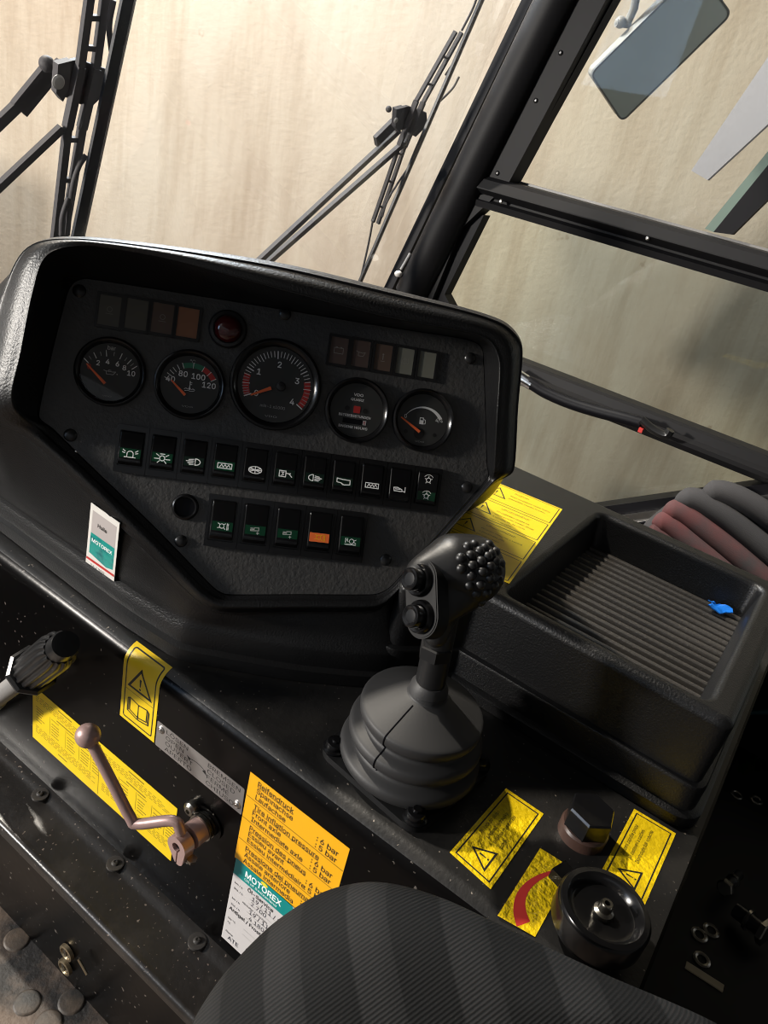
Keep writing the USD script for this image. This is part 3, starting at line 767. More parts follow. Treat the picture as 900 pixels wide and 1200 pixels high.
# ================================================================ rocker switches
def P_(*pts, w=.13): return stroke(pts, w)
SYM = {
    'beacon': unary_union([stroke(arcpts(0, -.1, .42, 0, 180) , .13), P_((-.42, -.1), (-.42, -.55)), P_((.42, -.1), (.42, -.55)), P_((-.75, -.55), (.75, -.55)), P_((-.7, .25), (-1.0, .45)), P_((-.72, .0), (-1.05, .1)), P_((.7, .25), (1.0, .45)), P_((.72, .0), (1.05, .1))]),
    'light': unary_union([stroke(arcpts(0, -.1, .35, 0, 360), .14), P_((.45, .2), (.85, .45)), P_((-.45, .2), (-.85, .45)), P_((.5, -.2), (1.05, -.2)), P_((-.5, -.2), (-1.05, -.2)), P_((.35, -.5), (.6, -.75)), P_((-.35, -.5), (-.6, -.75)), P_((-.3, .5), (.3, .5))]),
    'headlamp': unary_union([stroke([(.2, -.45), (.2, .45)], .14), stroke(arcpts(.2, 0, .7, -90, 90, ry=.45), .14), P_((-.05, .35), (-.7, .25)), P_((-.05, .1), (-1.05, .05)), P_((-.05, -.15), (-.8, -.2)), P_((-.05, -.4), (-.6, -.42))]),
    'roller': unary_union([line([(-1, -.35), (1, -.35), (1, .35), (-1, .35), (-1, -.35)], .13), P_((-.7, -.2), (-.45, .2), (-.2, -.2), (.05, .2), (.3, -.2), (.55, .2), (.8, -.2), w=.11)]),
    'fan': unary_union([stroke(arcpts(0, 0, .95, 0, 360, ry=.5), .12), P_((-.7, -.25), (.7, .25)), P_((-.7, .25), (.7, -.25)), P_((0, -.45), (0, .45)), P_((-.9, 0), (.9, 0))]),
    'box3': unary_union([line([(-.85, -.4), (.1, -.4), (.1, .45), (-.85, .45), (-.85, -.4)], .14), P_((-.55, .25), (-.2, .25), (-.4, .05), (-.2, -.1), (-.55, -.22), w=.12), P_((.1, .15), (.55, .1), (1.0, -.35)), P_((.55, .1), (.8, .15))]),
    'beam': unary_union([stroke([(-.2, -.45), (-.2, .45)], .13), stroke(arcpts(-.2, 0, .7, 90, 270, ry=.45), .13), P_((.05, .3), (.7, .2)), P_((.05, .08), (1.05, 0)), P_((.05, -.15), (.8, -.2)), P_((.05, -.36), (.6, -.4))]),
    'bucket': unary_union([line([(-1, .45), (-1, -.1), (-.35, -.2), (.1, -.45), (1, -.35), (1, .3), (-.2, .35), (-1, .45)], .14), P_((-.35, -.2), (-.1, -.45))]),
    'horn': unary_union([line([(-1, .2), (-.4, .25), (.3, .0), (.3, -.3), (-.9, -.3), (-1, .2)], .14), P_((.3, -.2), (.8, -.35)), P_((.8, .35), (.8, -.35)), P_((-.7, 0), (0, 0))]),
    'wheel': unary_union([ring(0, 0, .42, .13), P_((0, .35), (0, .75)), P_((.35, .1), (.7, .25)), P_((-.35, .1), (-.7, .25)), P_((.25, -.3), (.45, -.6)), P_((-.25, -.3), (-.45, -.6)), stroke(arcpts(0, 0, 1.0, 35, 145), .1)]),
    'gear': unary_union([ring(-.1, .05, .38, .12), P_((.2, .3), (.5, .5)), P_((-.4, .3), (-.75, .5)), P_((.25, -.2), (.5, -.5)), P_((-.4, -.2), (-.8, -.3)), P_((.8, .55), (.8, -.55)), P_((1.0, .5), (1.0, .1)), P_((1.0, -.1), (1.0, -.5))]),
    'machine': unary_union([line([(-.8, .1), (-.2, .1), (-.2, .4), (.6, .45), (.6, -.05), (-.8, -.15), (-.8, .1)], .13), P_((-.8, .3), (-.4, .3)), P_((.45, -.3), (.45, -.7)), P_((.25, -.5), (.65, -.5))]),
    'axle': unary_union([ring(.2, 0, .4, .12), P_((-.9, .5), (-.9, -.3)), P_((-.7, .2), (-.4, -.1)), P_((-1, -.6), (1, -.6)), P_((.6, .1), (1, .3)), P_((.6, -.1), (1, -.35)), P_((-.55, .5), (-.55, .1))]),
}
from shapely import affinity


def frame_plate(name, label, corners, cells, h):
    q = [pp(*c, h) for c in corners]          # TL TR BR BL
    a0, a1 = (q[0][0] + q[3][0]) / 2, (q[1][0] + q[2][0]) / 2; b0, b1 = (q[3][1] + q[2][1]) / 2, (q[0][1] + q[1][1]) / 2
    t = Thing(name, label, 'switch panel', pframe((a0 + a1) / 2, (b0 + b1) / 2)); w, hh = a1 - a0, b1 - b0
    cw = w / cells
    for i in range(cells):
        x = -w / 2 + cw * (i + .5)
        m = rrect(cw - .35, hh, .8, x, 0).difference(rrect(cw - 5.5, hh - 10, 1.5, x, .6))
        t.part('cell_frame', moved(prism(m, h, -.3), MM), 'gloss', w=False)
    t.part('backing', moved(prism(rrect(w - .6, hh - .6, .8), 1.2, -.4), MM), 'satin', w=False)
    return (a0, a1, b0, b1, cw)


def rocker(label, a, b, w, h, sym, lens, ink, base=3.0, pressed=False, group=None, size=6.2):
    t = Thing('rocker_switch', label, 'rocker switch', pframe(a, b), group)
    H = h / 2
    pr = [(H, 0), (H, base + 1.0), (H - 1.5, base + 2.2), (-H * .62, base + 6.6), (-H * .82, base + 6.2), (-H, base + 3.4), (-H, 0)]
    if pressed: pr = [(H, 0), (H, base + 1.8), (H - 1.2, base + 3.0), (-H + 1.2, base + 2.6), (-H, base + 1.6), (-H, 0)]
    n = 7; rings_ = []
    for x, k in ((-w / 2, .0), (-w / 2 + .5, .75), (-w / 2 + 1.2, 1.0), (w / 2 - 1.2, 1.0), (w / 2 - .5, .75), (w / 2, .0)):
        rings_.append([(x, y * (1 - .02 * (1 - k)), z - (0 if z == 0 else .9 * (1 - k))) for y, z in pr])
    t.part('rocker', moved(loft(rings_, cap0=True, cap1=True), MM), 'gloss', w=False, smooth=25)
    s0, s1 = np.array(pr[2]), np.array(pr[3]); sl = (s1 - s0) / np.linalg.norm(s1 - s0)
    # frame on the sloping face: x along the switch, y up the face
    def face(m, y0, lift):
        v = m.vertices.copy(); y = v[:, 1]
        yy = s0[0] + (y0 - s0[0]) ; f = (s0[0] - (y0 + y)) / (s0[0] - s1[0])
        m = m.copy(); m.vertices = np.column_stack([v[:, 0], y0 + y, s0[1] + (s1[1] - s0[1]) * f + lift]); return m
    yc = -H * .30 if not pressed else 0
    syms = [(sym, yc)] if not pressed else [(sym, H * .52), (sym, -H * .48)]
    if lens: 
        for _, y in syms[-1:]:
            t.part('lens', moved(face(flat(rrect(w - 2.6, 8.2, .3)), y, .06), MM), lens, w=False, smooth=False)
    for sy, y in syms:
        t.part('symbol', moved(face(flat(affinity.scale(SYM[sy], size, size, origin=(0, 0))), y, .12), MM), ink, w=False, smooth=False)


row = frame_plate('switch_panel', 'long black upper switch panel of eleven cells under the gauges', ((140.6, 497), (514, 549), (518, 600), (129, 553)), 11, 4.0)
desc = [('beacon', 'lens_green', 'flashing beacon'), ('light', 'lens_green', 'work lamp'), ('headlamp', 'lens_dark', 'headlamp'), ('roller', 'lens_green', 'zigzag roller'), ('fan', None, 'oval fan'), ('box3', 'lens_dark', 'numbered box'),
        ('beam', 'lens_dark', 'high beam'), ('bucket', 'lens_dark', 'tilted bucket'), ('roller', None, 'heater bar'), ('horn', None, 'horn shape')]
pos = ['first from the left', 'second from the left', 'third from the left', 'fourth from the left', 'fifth from the left', 'sixth from the left', 'seventh from the left', 'eighth from the left', 'ninth from the left', 'tenth from the left']
mid_b = (row[2] + row[3]) / 2
for i, (sy, ln, ds) in enumerate(desc):
    a = row[0] + row[4] * (i + .5)
    rocker(f'black rocker switch with {ds} symbol, {pos[i]} in the upper row', a, mid_b + 1.0, row[4] - 7.2, row[3] - row[2] - 12, sy, ln, 'white')
rocker('flat black double switch with two wheel symbols at the right end of the upper row', row[0] + row[4] * 10.5, mid_b + .8, row[4] - 7.2, row[3] - row[2] - 11, 'wheel', 'lens_green', 'white', pressed=True, size=5.0)
row2 = frame_plate('switch_panel', 'short black lower switch panel of five cells', ((246, 581), (425, 598), (432, 660), (237, 640)), 5, 4.0)
mid_b = (row2[2] + row2[3]) / 2
for i, (sy, ln, ik, ds) in enumerate((('gear', 'lens_green', 'white', 'green gear lens'), ('machine', 'lens_green', 'grey', 'green machine lens'), ('machine', 'lens_green', 'grey', 'green plus lens'), ('gear', 'lens_orange', 'amber', 'orange lens'), ('axle', 'lens_green', 'white', 'green axle lens'))):
    rocker(f'black rocker switch with {ds}, {pos[i]} in the lower row', row2[0] + row2[4] * (i + .5), mid_b + 1.2, row2[4] - 8.5, row2[3] - row2[2] - 12.5, sy, ln, ik, size=5.2)

# ================================================================ storage tray box on the right of the dash
box = Thing('storage_box', 'black grained plastic console box with a ribbed open tray', 'storage tray', (.76, .15, ZC))
outer = Polygon([(.612, -.037), (.935, -.037), (.935, .352), (.87, .338), (.700, .300), (.60, .281), (.544, .2705), (.566, .250), (.612, .212)]).buffer(-.012).buffer(.012, 6)
tray_o = sbox(.630, -.010, .906, .192)
def resample(poly, n):
    r = poly.exterior; return np.array([r.interpolate(i / n, normalized=True).coords[0] for i in range(n)])
def rings_of(poly, n, steps):
    "loops at (offset, z); the offset grows outward"
    base = resample(poly, n); nx = np.roll(base, -1, 0) - np.roll(base, 1, 0); nx /= np.linalg.norm(nx, axis=1, keepdims=True)
    nr = np.column_stack([nx[:, 1], -nx[:, 0]])
    if not poly.contains(Point(*(base[0] - nr[0] * 1e-3))): nr = -nr
    return [np.column_stack([base + nr * o, np.full(n, z)]) for o, z in steps]
RA = .009
steps = [(.012, ZC + .001), (.012, ZC + .012), (.010, ZC + .0135), (.005, ZC + .015), (.005, ZC + .040), (.004, ZC + .0425), (-.001, ZC + .044), (0, ZB - RA)] + [(-RA + RA * math.cos(a), ZB - RA + RA * math.sin(a)) for a in np.linspace(.25, np.pi / 2, 6)]
wallm = loft(rings_of(outer, 260, steps))
tr0 = tray_o.buffer(-.012).buffer(.012, 6)
steps_i = [(RA * .8 - RA * .8 * math.sin(a), ZB - RA * .8 + RA * .8 * math.cos(a)) for a in np.linspace(0, np.pi / 2, 6)] + [(-.006, 1.072), (-.008, 1.0685)]
inm = loft(rings_of(tr0, 260, steps_i)[::1])
inm.faces = inm.faces[:, ::-1] if inm.face_normals[200] @ V(0, 0, 1) < 0 and False else inm.faces
top_out = Polygon(rings_of(outer, 260, [(-RA, 0)])[0][:, :2]); top_in = Polygon(rings_of(tr0, 260, [(RA * .8, 0)])[0][:, :2])
topm = flat(top_out.difference(top_in)); topm.apply_translation([0, 0, ZB])
flo = flat(sbox(.628, -.012, .908, .194)); flo.apply_translation([0, 0, 1.0687])
body = cat(wallm, inm, topm); body.merge_vertices(); trimesh.repair.fix_normals(body)
box.part('box_shell', body, 'abs', smooth=40)
box.part('tray_floor', flo, 'tray')
nr = 19
for i in range(nr):
    x = .642 + (.894 - .642) * i / (nr - 1)
    rb = loft([[(x + a, y, 1.0686 + z) for a, z in ((-.0048, 0), (-.0034, .0046), (-.0018, .0056), (.0018, .0056), (.0034, .0046), (.0048, 0))] for y in (.188, -.004)], cap0=True, cap1=True)
    box.part('tray_rib', rb, 'tray', smooth=50)

# blue torn plastic scrap in the tray
sc0 = onz(843, 716, 1.076)
scr = Thing('plastic_scrap', 'small torn bright blue plastic scrap in the corner of the ribbed tray', 'plastic scrap', sc0)
pts = [(-.017, -.001), (-.009, .006), (-.012, .011), (-.002, .012), (.007, .008), (.014, .003), (.013, -.005), (.004, -.006), (-.003, -.009), (-.008, -.006)]
sm = prism(Polygon(pts), .0012)
sm = sm.subdivide().subdivide(); sm.vertices[:, 2] += .004 * meshkit.noise(sm.vertices * 260, 3) + .003 * np.abs(sm.vertices[:, 0] * 60)
sm = moved(sm, frame((0, 0, 0), V(.55, -.83, 0), V(.83, .55, 0)))
scr.part('scrap', sm, 'blue', w=False, smooth=20)

# ================================================================ stickers
def qmap(TL, TR, BR, BL, W, H, n=None):
    "maps (x, y in mm, lift in mm) of a W x H sticker onto the quad"
    TL, TR, BR, BL = map(np.asarray, (TL, TR, BR, BL)); nn = np.cross(TR - TL, TL - BL); nn /= np.linalg.norm(nn)
    def f(p):
        s, t = p[:, :1] / W, p[:, 1:2] / H
        return (BL * (1 - s) + BR * s) * (1 - t) + (TL * (1 - s) + TR * s) * t + nn * (p[:, 2:3] + .35) / 1000
    return f


class Sticker(Thing):
    def __init__(s, name, label, W, H, f, mt, category='sticker', shape=None, nseg=1, thick=.35, sheet='sheet'):
        s.W, s.H, s.f, s.nseg = W, H, f, nseg
        super().__init__(name, label, category, f(np.array([[W / 2, H / 2, -.35]]))[0])
        sh = shape or sbox(0, 0, W, H)
        if nseg > 1:
            gx, gy = np.meshgrid(np.linspace(0, W, 4), np.linspace(0, H, nseg), indexing='ij'); v = np.column_stack([gx.ravel(), gy.ravel(), np.zeros(gx.size)])
            i, j = np.meshgrid(np.arange(3), np.arange(nseg - 1), indexing='ij'); A = (i * nseg + j).ravel()
            m = trimesh.Trimesh(v, np.vstack([np.column_stack([A, A + nseg, A + nseg + 1]), np.column_stack([A, A + nseg + 1, A + 1])]), process=False)
        else:
            m = prism(sh, thick, -thick)
        m.vertices = f(m.vertices); s.part(sheet, m, mt, smooth=30); s.n = 0

    def ink(s, name, mt, *shapes, lift=None):
        s.n += 1; ms = []
        for g in shapes:
            if isinstance(g, list): ms += [x if isinstance(x, trimesh.Trimesh) else flat(x) for x in g]
            else: ms.append(g if isinstance(g, trimesh.Trimesh) else flat(g))
        m = cat(ms)
        if s.nseg > 1: m = m.subdivide_to_size(2.5)
        elif len(m.faces) < 400: m = m.subdivide()
        m.vertices[:, 2] = .05 * s.n if lift is None else lift
        m.vertices = s.f(m.vertices); return s.part(name, m, mt, smooth=False)


def warn_triangle(cx, cy, r, w, up=0.0):
    tri = Polygon([(cx + r * math.cos(a + up), cy + r * math.sin(a + up)) for a in np.radians([90, 210, 330])])
    t = tri.buffer(w / 2, join_style=2, mitre_limit=3).difference(tri.buffer(-w / 2, join_style=2))
    ex_ = Polygon([(cx - w * .55, cy + r * .42), (cx + w * .55, cy + r * .42), (cx + w * .25, cy - r * .12), (cx - w * .25, cy - r * .12)])
    return unary_union([t, ex_, Point(cx, cy - r * .29).buffer(w * .5)])


def outline(W, H, m, w, r=0.0):
    a = sbox(m, m, W - m, H - m); a = a.buffer(-r).buffer(r) if r else a
    b = a.buffer(-w); return a.difference(b)


def front(u, v): return onx(u, v, XF - .0003)
rg = random.Random(5)
# triple warning sticker on the box
TL, TR, BL0 = onz(571, 561, ZB), onz(659, 597, ZB), onz(597, 683, ZB)
TLs, TRs, BRs = onz(571, 561, ZB), onz(659, 597, ZB), onz(597, 684, ZB); BLs = TLs + (BRs - TRs)
W, H = 120.0, np.linalg.norm(BRs - TRs) / np.linalg.norm(TRs - TLs) * 120
S = Sticker('warning_sticker', 'yellow sticker of stacked warning panels on the box between dash and tray', W, H, qmap(TLs, TRs, BRs, BLs, W, H), 'yellow')
n_p = 4; ph = H / n_p
fr_ = []; tri_ = []; tx_ = []
words = [('POZOR!', ['Před opuštěním místa řidiče', 'zabrzděte vozidlo brzdou']), ('UPOZORNĚNÍ!', ['Při pojíždění dbejte na', 'volný prostor kolem stroje', 'a ujistěte se, že nikdo', 'není v dosahu']), ('UPOZORNĚNÍ!', ['Při práci zůstaňte v kabině', 'a používejte pás', 'po celou dobu']), ('POZOR!', ['Před jízdou zajistěte', 'nástavbu'])]
for i in range(n_p):
    y0 = H - ph * (i + 1)
    o_ = outline(W, ph, 3.0, 1.3, 1.5); fr_.append(affinity.translate(o_, 0, y0))
    tri_.append(warn_triangle(26, y0 + ph * .47, ph * .30, 2.0))
    hd, ls = words[i]
    tx_.append(text(hd, 4.4, 50, y0 + ph * .78, squeeze=1.0))
    for j, l_ in enumerate(ls): tx_.append(text(l_, 3.6, 47, y0 + ph * (.58 - .145 * j), squeeze=.95))
S.ink('border', 'black', fr_); S.ink('warning_triangle', 'black', tri_); S.ink('lettering', 'olive_print', tx_)

# two warning stickers and the red arc sticker on the console top
def top_sticker(label, q, lines, name='warning_sticker'):
    W, H = 94.0, 40.0
    S = Sticker(name, label, W, H, qmap(*q, W, H), 'wrinkled')
    S.ink('border', 'black', outline(W, H, 3.2, 1.2)); S.ink('warning_triangle', 'black', warn_triangle(19, 17.5, 11.5, 1.6))
    S.ink('lettering', 'black', [text(l_, 3.2, 36, 32.0 - 6.6 * i, squeeze=.85) for i, l_ in enumerate(lines)])


q8 = [onz(u, v, ZC) for u, v in ((527, 999), (593, 924), (637, 954), (575, 1042))]
top_sticker('yellow warning sticker on the console top, right below the joystick boot', q8, ['Při jízdě po silnici', 'přepínač hydrauliky', 'ovládání do neutrální', 'polohy'])
TR_, BR_ = onz(743, 948, ZC), onz(792, 977, ZC); dd = onz(755, 1062, ZC) - BR_; dd /= np.linalg.norm(dd)
q10 = [TR_ + dd * .094, TR_, BR_, BR_ + dd * .094]
top_sticker('yellow warning sticker partly hidden behind the round black turn knob', q10, ['Zařízení zapněte pouze', 'při zastavení a zatížení', 'Zkontrolujte tlak vzduchu', ''][:3])
q9 = [onz(u, v, ZC) for u, v in ((583, 1073), (633, 994), (671, 1018), (627, 1098))]
W, H = 84.0, 40.0
S = Sticker('arc_sticker', 'yellow sticker with a tapering red arc left of the turn knob', W, H, qmap(*q9, W, H), 'wrinkled')
po, pi_ = [], []
for tt in np.linspace(0, 1, 30):
    b0, b1, b2 = V(5, 15), V(34, 52), V(81, 4)
    c_ = b0 * (1 - tt) ** 2 + 2 * b1 * tt * (1 - tt) + b2 * tt * tt; d_ = 2 * (b1 - b0) * (1 - tt) + 2 * (b2 - b1) * tt; d_ /= np.linalg.norm(d_)
    n_ = V(-d_[1], d_[0]); w_ = 6.6 * (1 - tt) ** .75 + .25; po.append(c_ + n_ * w_); pi_.append(c_ - n_ * w_)
S.ink('red_arc', 'red', Polygon(np.vstack([po, pi_[::-1]])).buffer(0))

# warning triangle and book sticker on the front edge, wrapping over the bend
yl, yr, zb_ = .4575, .4065, .912; arcl = 1000 * (ZC - RB - zb_)
def bend(p):
    y = (yl + (yr - yl) * p[:, 0] / 50.0); s = p[:, 1]; x = np.full(len(p), XF); z = zb_ + s / 1000; nx, nz = np.full(len(p), -1.0), np.zeros(len(p))
    k = s > arcl; a = np.clip((s[k] - arcl) / 1000 / RB, 0, np.pi / 2)
    x[k] = XF + RB - RB * np.cos(a); z[k] = ZC - RB + RB * np.sin(a); nx[k] = -np.cos(a); nz[k] = np.sin(a)
    l = (p[:, 2] + .4) / 1000
    return np.column_stack([x + nx * l, y, z + nz * l])
W, H = 50.0, 94.0
S = Sticker('warning_sticker', 'upright yellow sticker with warning triangle above an open book on the console front', W, H, bend, 'yellow', nseg=24)
S.ink('border', 'black', outline(W, H, 4.0, 1.5, 3).union(sbox(5, 41, W - 5, 41.5)))
S.ink('warning_triangle', 'black', warn_triangle(25, 56, 17.5, 2.5))
bk = unary_union([line([(10, 31), (10, 15), (24, 12), (25, 13.5), (26, 12), (40, 15), (40, 31)], 1.3), line([(13, 33), (13, 17.5), (24, 15), (25, 16.5), (26, 15), (37, 17.5), (37, 33), (25, 31), (13, 33)], 1.3), line([(25, 31), (25, 14)], 1.2), line([(10, 31), (13, 33)], 1.2), line([(40, 31), (37, 33)], 1.2), line([(11.5, 32), (11.5, 16)], .8), line([(38.5, 32), (38.5, 16)], .8)])
S.ink('book_symbol', 'black', bk)

def rect_on_front(y0, y1, z0_, z1_):          # reads along -y: TL TR BR BL
    x = XF - .0002
    return [V(x, y0, z1_), V(x, y1, z1_), V(x, y1, z0_), V(x, y0, z0_)]


# long yellow table sticker
W, H = 237.0, 80.0
S = Sticker('table_sticker', 'long yellow sticker printed with fine tables behind the brake lever', W, H, qmap(*rect_on_front(.602, .365, .774, .853), W, H), 'yellow')
fine_, bars, grid = [], [], []
for half in (0, 1):
    x0 = 4 + half * 118; w_ = 111
    bars += [sbox(x0 + 42, 74, x0 + 66, 75.6), sbox(x0 + 40, 57, x0 + 70, 58.6), sbox(x0 + 44, 8, x0 + 60, 9.4)]
    for r_ in range(4): fine_ += greek(x0 + 2, 70.5 - 2.6 * r_, w_ - 4, .8, 14, rg)
    for r_ in range(5): fine_ += greek(x0 + 2, 24 - 2.4 * r_, w_ - 4, .8, 14, rg)
    for cidx, cx_ in enumerate((0, 28, 56, 80, 100)):
        grid.append(sbox(x0 + cx_, 28, x0 + cx_ + .5, 55)) if cidx else None
        for r_ in range(5):
            fine_ += greek(x0 + cx_ + 3, 50 - 4.2 * r_ - (3 if cidx else 0), 16, 1.2, 3, rg)
        bars.append(sbox(x0 + cx_ + 2, 53, x0 + cx_ + 16, 53.9))
    if half: grid.append(sbox(x0 - 4, 2, x0 - 3.4, 78))
S.ink('fine_print', 'olive_print', fine_); [S.ink('table_head', 'olive_print', b_, lift=.10) for b_ in bars]; [S.ink('table_rule', 'olive_print', b_, lift=.12) for b_ in grid if b_ is not None]

# tire pressure sticker
W, H = 112.0, 114.0
S = Sticker('tire_pressure_sticker', 'orange tire pressure sticker with black lettering in four languages', W, H, qmap(*rect_on_front(.286, .174, .854, .968), W, H), 'amber')
secs = [('Reifendruck', 'Spannachse', 'Laufachse', 1), ('Tire inflation pressure', 'Front axle', 'Intermediate axle', 1), ('Pression des pneus', 'Essieu avant', 'Essieu intermédiaire', 1), ('Pressione dei pneumatici', 'Assale anteriore', 'Assale intermedia', 1)]
tx_, rules = [], []
for i, (a_, b_, c_, _) in enumerate(secs):
    y = H - 28.3 * i
    for j, l_ in enumerate((a_, b_, c_)):
        tx_.append(text(l_, 6.0, 10.5, y - 6.6 - 8.2 * j, bold=True, squeeze=.90))
    bb = tx_[-3].bounds; rules.append(sbox(10.5, y - 6.6 - 4.0, bb[1, 0], y - 6.6 - 3.4))
    tx_ += [text(':', 6.0, 80, y - 14.8, bold=True), text('6 bar', 6.0, 84, y - 14.8, bold=True), text(':', 6.0, 80, y - 23.0, bold=True), text('5 bar', 6.0, 84, y - 23.0, bold=True)]
    if i: rules.append(sbox(.5, y - .3, W - .5, y + .3))
S.ink('lettering', 'black', tx_); S.ink('rules', 'black', rules)

# oil service label under it
W, H = 74.0, 122.0
S = Sticker('service_label', 'grey service label with teal header and handwritten dates under the orange sticker', W, H, qmap(*rect_on_front(.284, .210, .733, .855), W, H), 'paper', category='label')
S.ink('teal_header', 'teal', Polygon([(0, 100), (74, 100), (74, 118), (71, 121), (0, 122)]))
S.ink('logo_lettering', 'white', text('MOTOREX', 7.6, 14, 112, bold=True, squeeze=.88), text('Oil of Switzerland', 3.0, 14, 104.5, squeeze=1.2))
S.ink('logo_drop', 'logo_yellow', affinity.scale(Point(37, 118.4).buffer(3.6), 1.2, .62))
S.ink('print', 'black', text('Öl-Service', 4.6, 20, 95, bold=True), text('Antigel / Frostschutz', 4.6, 3, 51, bold=True), text('nächster / prochain', 2.6, 17, 73), [text(s_, 2.6, 4, y_) for s_, y_ in (('km / h', 90), ('Std. / h', 82), ('km / h', 67), ('Std. / h', 58), ('bis °C', 36), ('°C', 29), ('Name', 15))])
S.ink('rules', 'grey', [sbox(24, y_, 72, y_ + .4) for y_ in (85, 78, 65, 56, 38, 30)])
for a_ in (('19 / 11 / 95', 5.4, 27, 88), ('2 700', 5.2, 27, 80.5), ('19 / 11 /', 5.4, 27, 68), ('4 180', 5.2, 28, 59.5), ('ATE', 5.6, 8, 8), ('L D', 6, 32, 12)): S.ink('handwritten_line', 'ink', text(*a_, rot=.02), lift=.25)

# aluminium name plate
W, H = 113.0, 37.0
NP = rect_on_front(.4135, .3000, .968, 1.000)
TLn, TRn, BRn, BLn = onx(185, 844, XF), onx(287, 925, XF), onx(283, 955, XF), onx(182, 872, XF)
S = Sticker('name_plate', 'riveted aluminium plate lettered for brake open and closed', W, H, qmap(TLn, TRn, BRn, BLn, W, H), 'alu', category='name plate', shape=rrect(W, H, 1.5, W / 2, H / 2), thick=1.2, sheet='plate')
S.ink('lettering', 'black', [text(l_, 5.6, 13, H - 6.0 - 8.3 * i, squeeze=1.2) for i, l_ in enumerate(('LÖSEN', 'OPEN', 'OUVERT', 'APERTO'))], [text(l_, 5.6, 68, H - 6.0 - 8.3 * i, squeeze=1.15) for i, l_ in enumerate(('BREMSEN', 'CLOSED', 'FERMÉ', 'CHIUSO'))],
      stroke(arcpts(55, 2, 20, 125, 60, 16), .9), Polygon([(41, 22), (45, 16.5), (46.5, 20.5)]), Polygon([(68, 14.5), (62, 17), (65.5, 21)]))
for x_, y_ in ((6, H - 9), (W - 6, 10)):
    rv = lathe([(0, 2.2), (1.4, 2.1), (1.5, 1.3), (3.0, 1.6), (4.2, .8), (4.4, 0), (0, 0)], 24)
    pr_ = S.f(np.array([[x_, y_, 0.0]]))[0]
    S.part('rivet', moved(rv, frame(pr_, -EY, EZ) @ MM), 'rivet')

# small service tag sticker on the dashboard's left skirt, bottom edge peeling
def skirt_pt(u, v):                               # the skirt's surface between lip and base, taken as the plane through three of its points
    a_, b_, c_ = pw(156, 632, 0), V(.430, .49, ZC + .036), V(.430, .60, ZC + .036)
    nn = np.cross(b_ - a_, c_ - a_); nn /= np.linalg.norm(nn); return at(u, v, nn, a_ + (nn if nn[0] < 0 else -nn) * .0035)
q = [skirt_pt(u, v) for u, v in ((107, 589), (140.5, 613), (133, 689), (100, 666))]
W, H = 40.0, 84.0
S = Sticker('service_tag', 'small white and teal service tag with red bottom stripes on the dashboard skirt', W, H, qmap(*q, W, H), 'clip', category='tag', thick=.5)
S.ink('grey_field', 'paper2', sbox(3.5, 52, 37, 78)); S.ink('teal_field', 'teal2', Polygon([(3.5, 52), (37, 52), (37, 24), (28, 21), (3.5, 26)]))
S.ink('lettering', 'white', text('MOTOREX', 4.2, 20, 44, 'c', bold=True)); S.ink('dark_lettering', 'black', text('Huile', 4.0, 12, 65, bold=True), text('16 / 302', 3.6, 7, 11))
S.ink('red_stripe', 'red', sbox(.5, 16, W - .5, 19.0)); S.ink('red_stripe', 'red', sbox(.5, 3.5, W - .5, 7.0)); S.ink('pink_edge', 'pink', sbox(.5, .4, W - .5, 3.4))

# ================================================================ joystick
cB = V(.484, .182, ZC)
joy = Thing('joystick', 'black joystick with two thumb buttons, pimpled grip and rubber bellows boot', 'joystick', cB)
bp = rrect(.116, .116, .016); bp_m = prism(bp, .006)
bpf = frame(cB, V(math.cos(-.113), math.sin(-.113), 0), V(-math.sin(-.113), math.cos(-.113), 0))
joy.part('base_plate', moved(bp_m, bpf), 'satin')
for sx_, sy_ in ((-1, -1), (-1, 1), (1, 1), (1, -1)):
    p_ = (bpf @ np.array([sx_ * .0465, sy_ * .0465, .006, 1]))[:3]
    bolt = lathe([(0, .011), (.0035, .011), (.0038, .0085), (.0075, .008), (.0085, .006), (.0085, .003), (.0105, .002), (.0105, 0), (0, 0)], 24); bolt.apply_translation(p_)
    joy.part('base_bolt', bolt, 'gloss')
bell = [(.044, .006), (.055, .006), (.0605, .0085), (.0628, .014), (.0610, .0195), (.0535, .0235), (.0515, .0265), (.0545, .0300), (.0580, .0335), (.0592, .0380), (.0575, .0430), (.0500, .0465), (.0480, .0495), (.0505, .0525), (.0530, .0560), (.0538, .0605), (.0525, .0645), (.045, .0680), (.030, .0745), (.0180, .0795), (.0168, .0812), (.0162, .0880), (.0130, .0930), (0, .0930)]
pb = crom(bell[:-3], 3, False)
pb = np.vstack([np.column_stack([np.maximum(pb[:, 0], .012), pb[:, 1]]), bell[-3:]])
bm = lathe(pb, 72)
tilt = V(.000, -.000)                             # the boot's rings slide with the lean of the stick
bm.vertices[:, :2] += (bm.vertices[:, 2:3] / .0955) * tilt
bm.apply_translation(cB)
joy.part('boot', bm, 'rubber', smooth=50)
# mould seam: a fine dark groove line down the folds, towards the camera-left
sd = onz(448, 865, ZC + .065) - (cB + EZ * .065); sa = math.atan2(sd[1], sd[0])
seam_pts = [cB + V(math.cos(sa) * (r + .0003), math.sin(sa) * (r + .0003), z) for r, z in pb if .0185 <= r and z > .0245]
joy.part('boot_seam', tube(seam_pts, .0006, 5), 'seal')


def ray_at(u, v, ref):                            # point seen at u, v at the same distance in front of the camera as ref
    d_ = ray(u, v); return CAM + d_ * ((ref - CAM) @ FW)


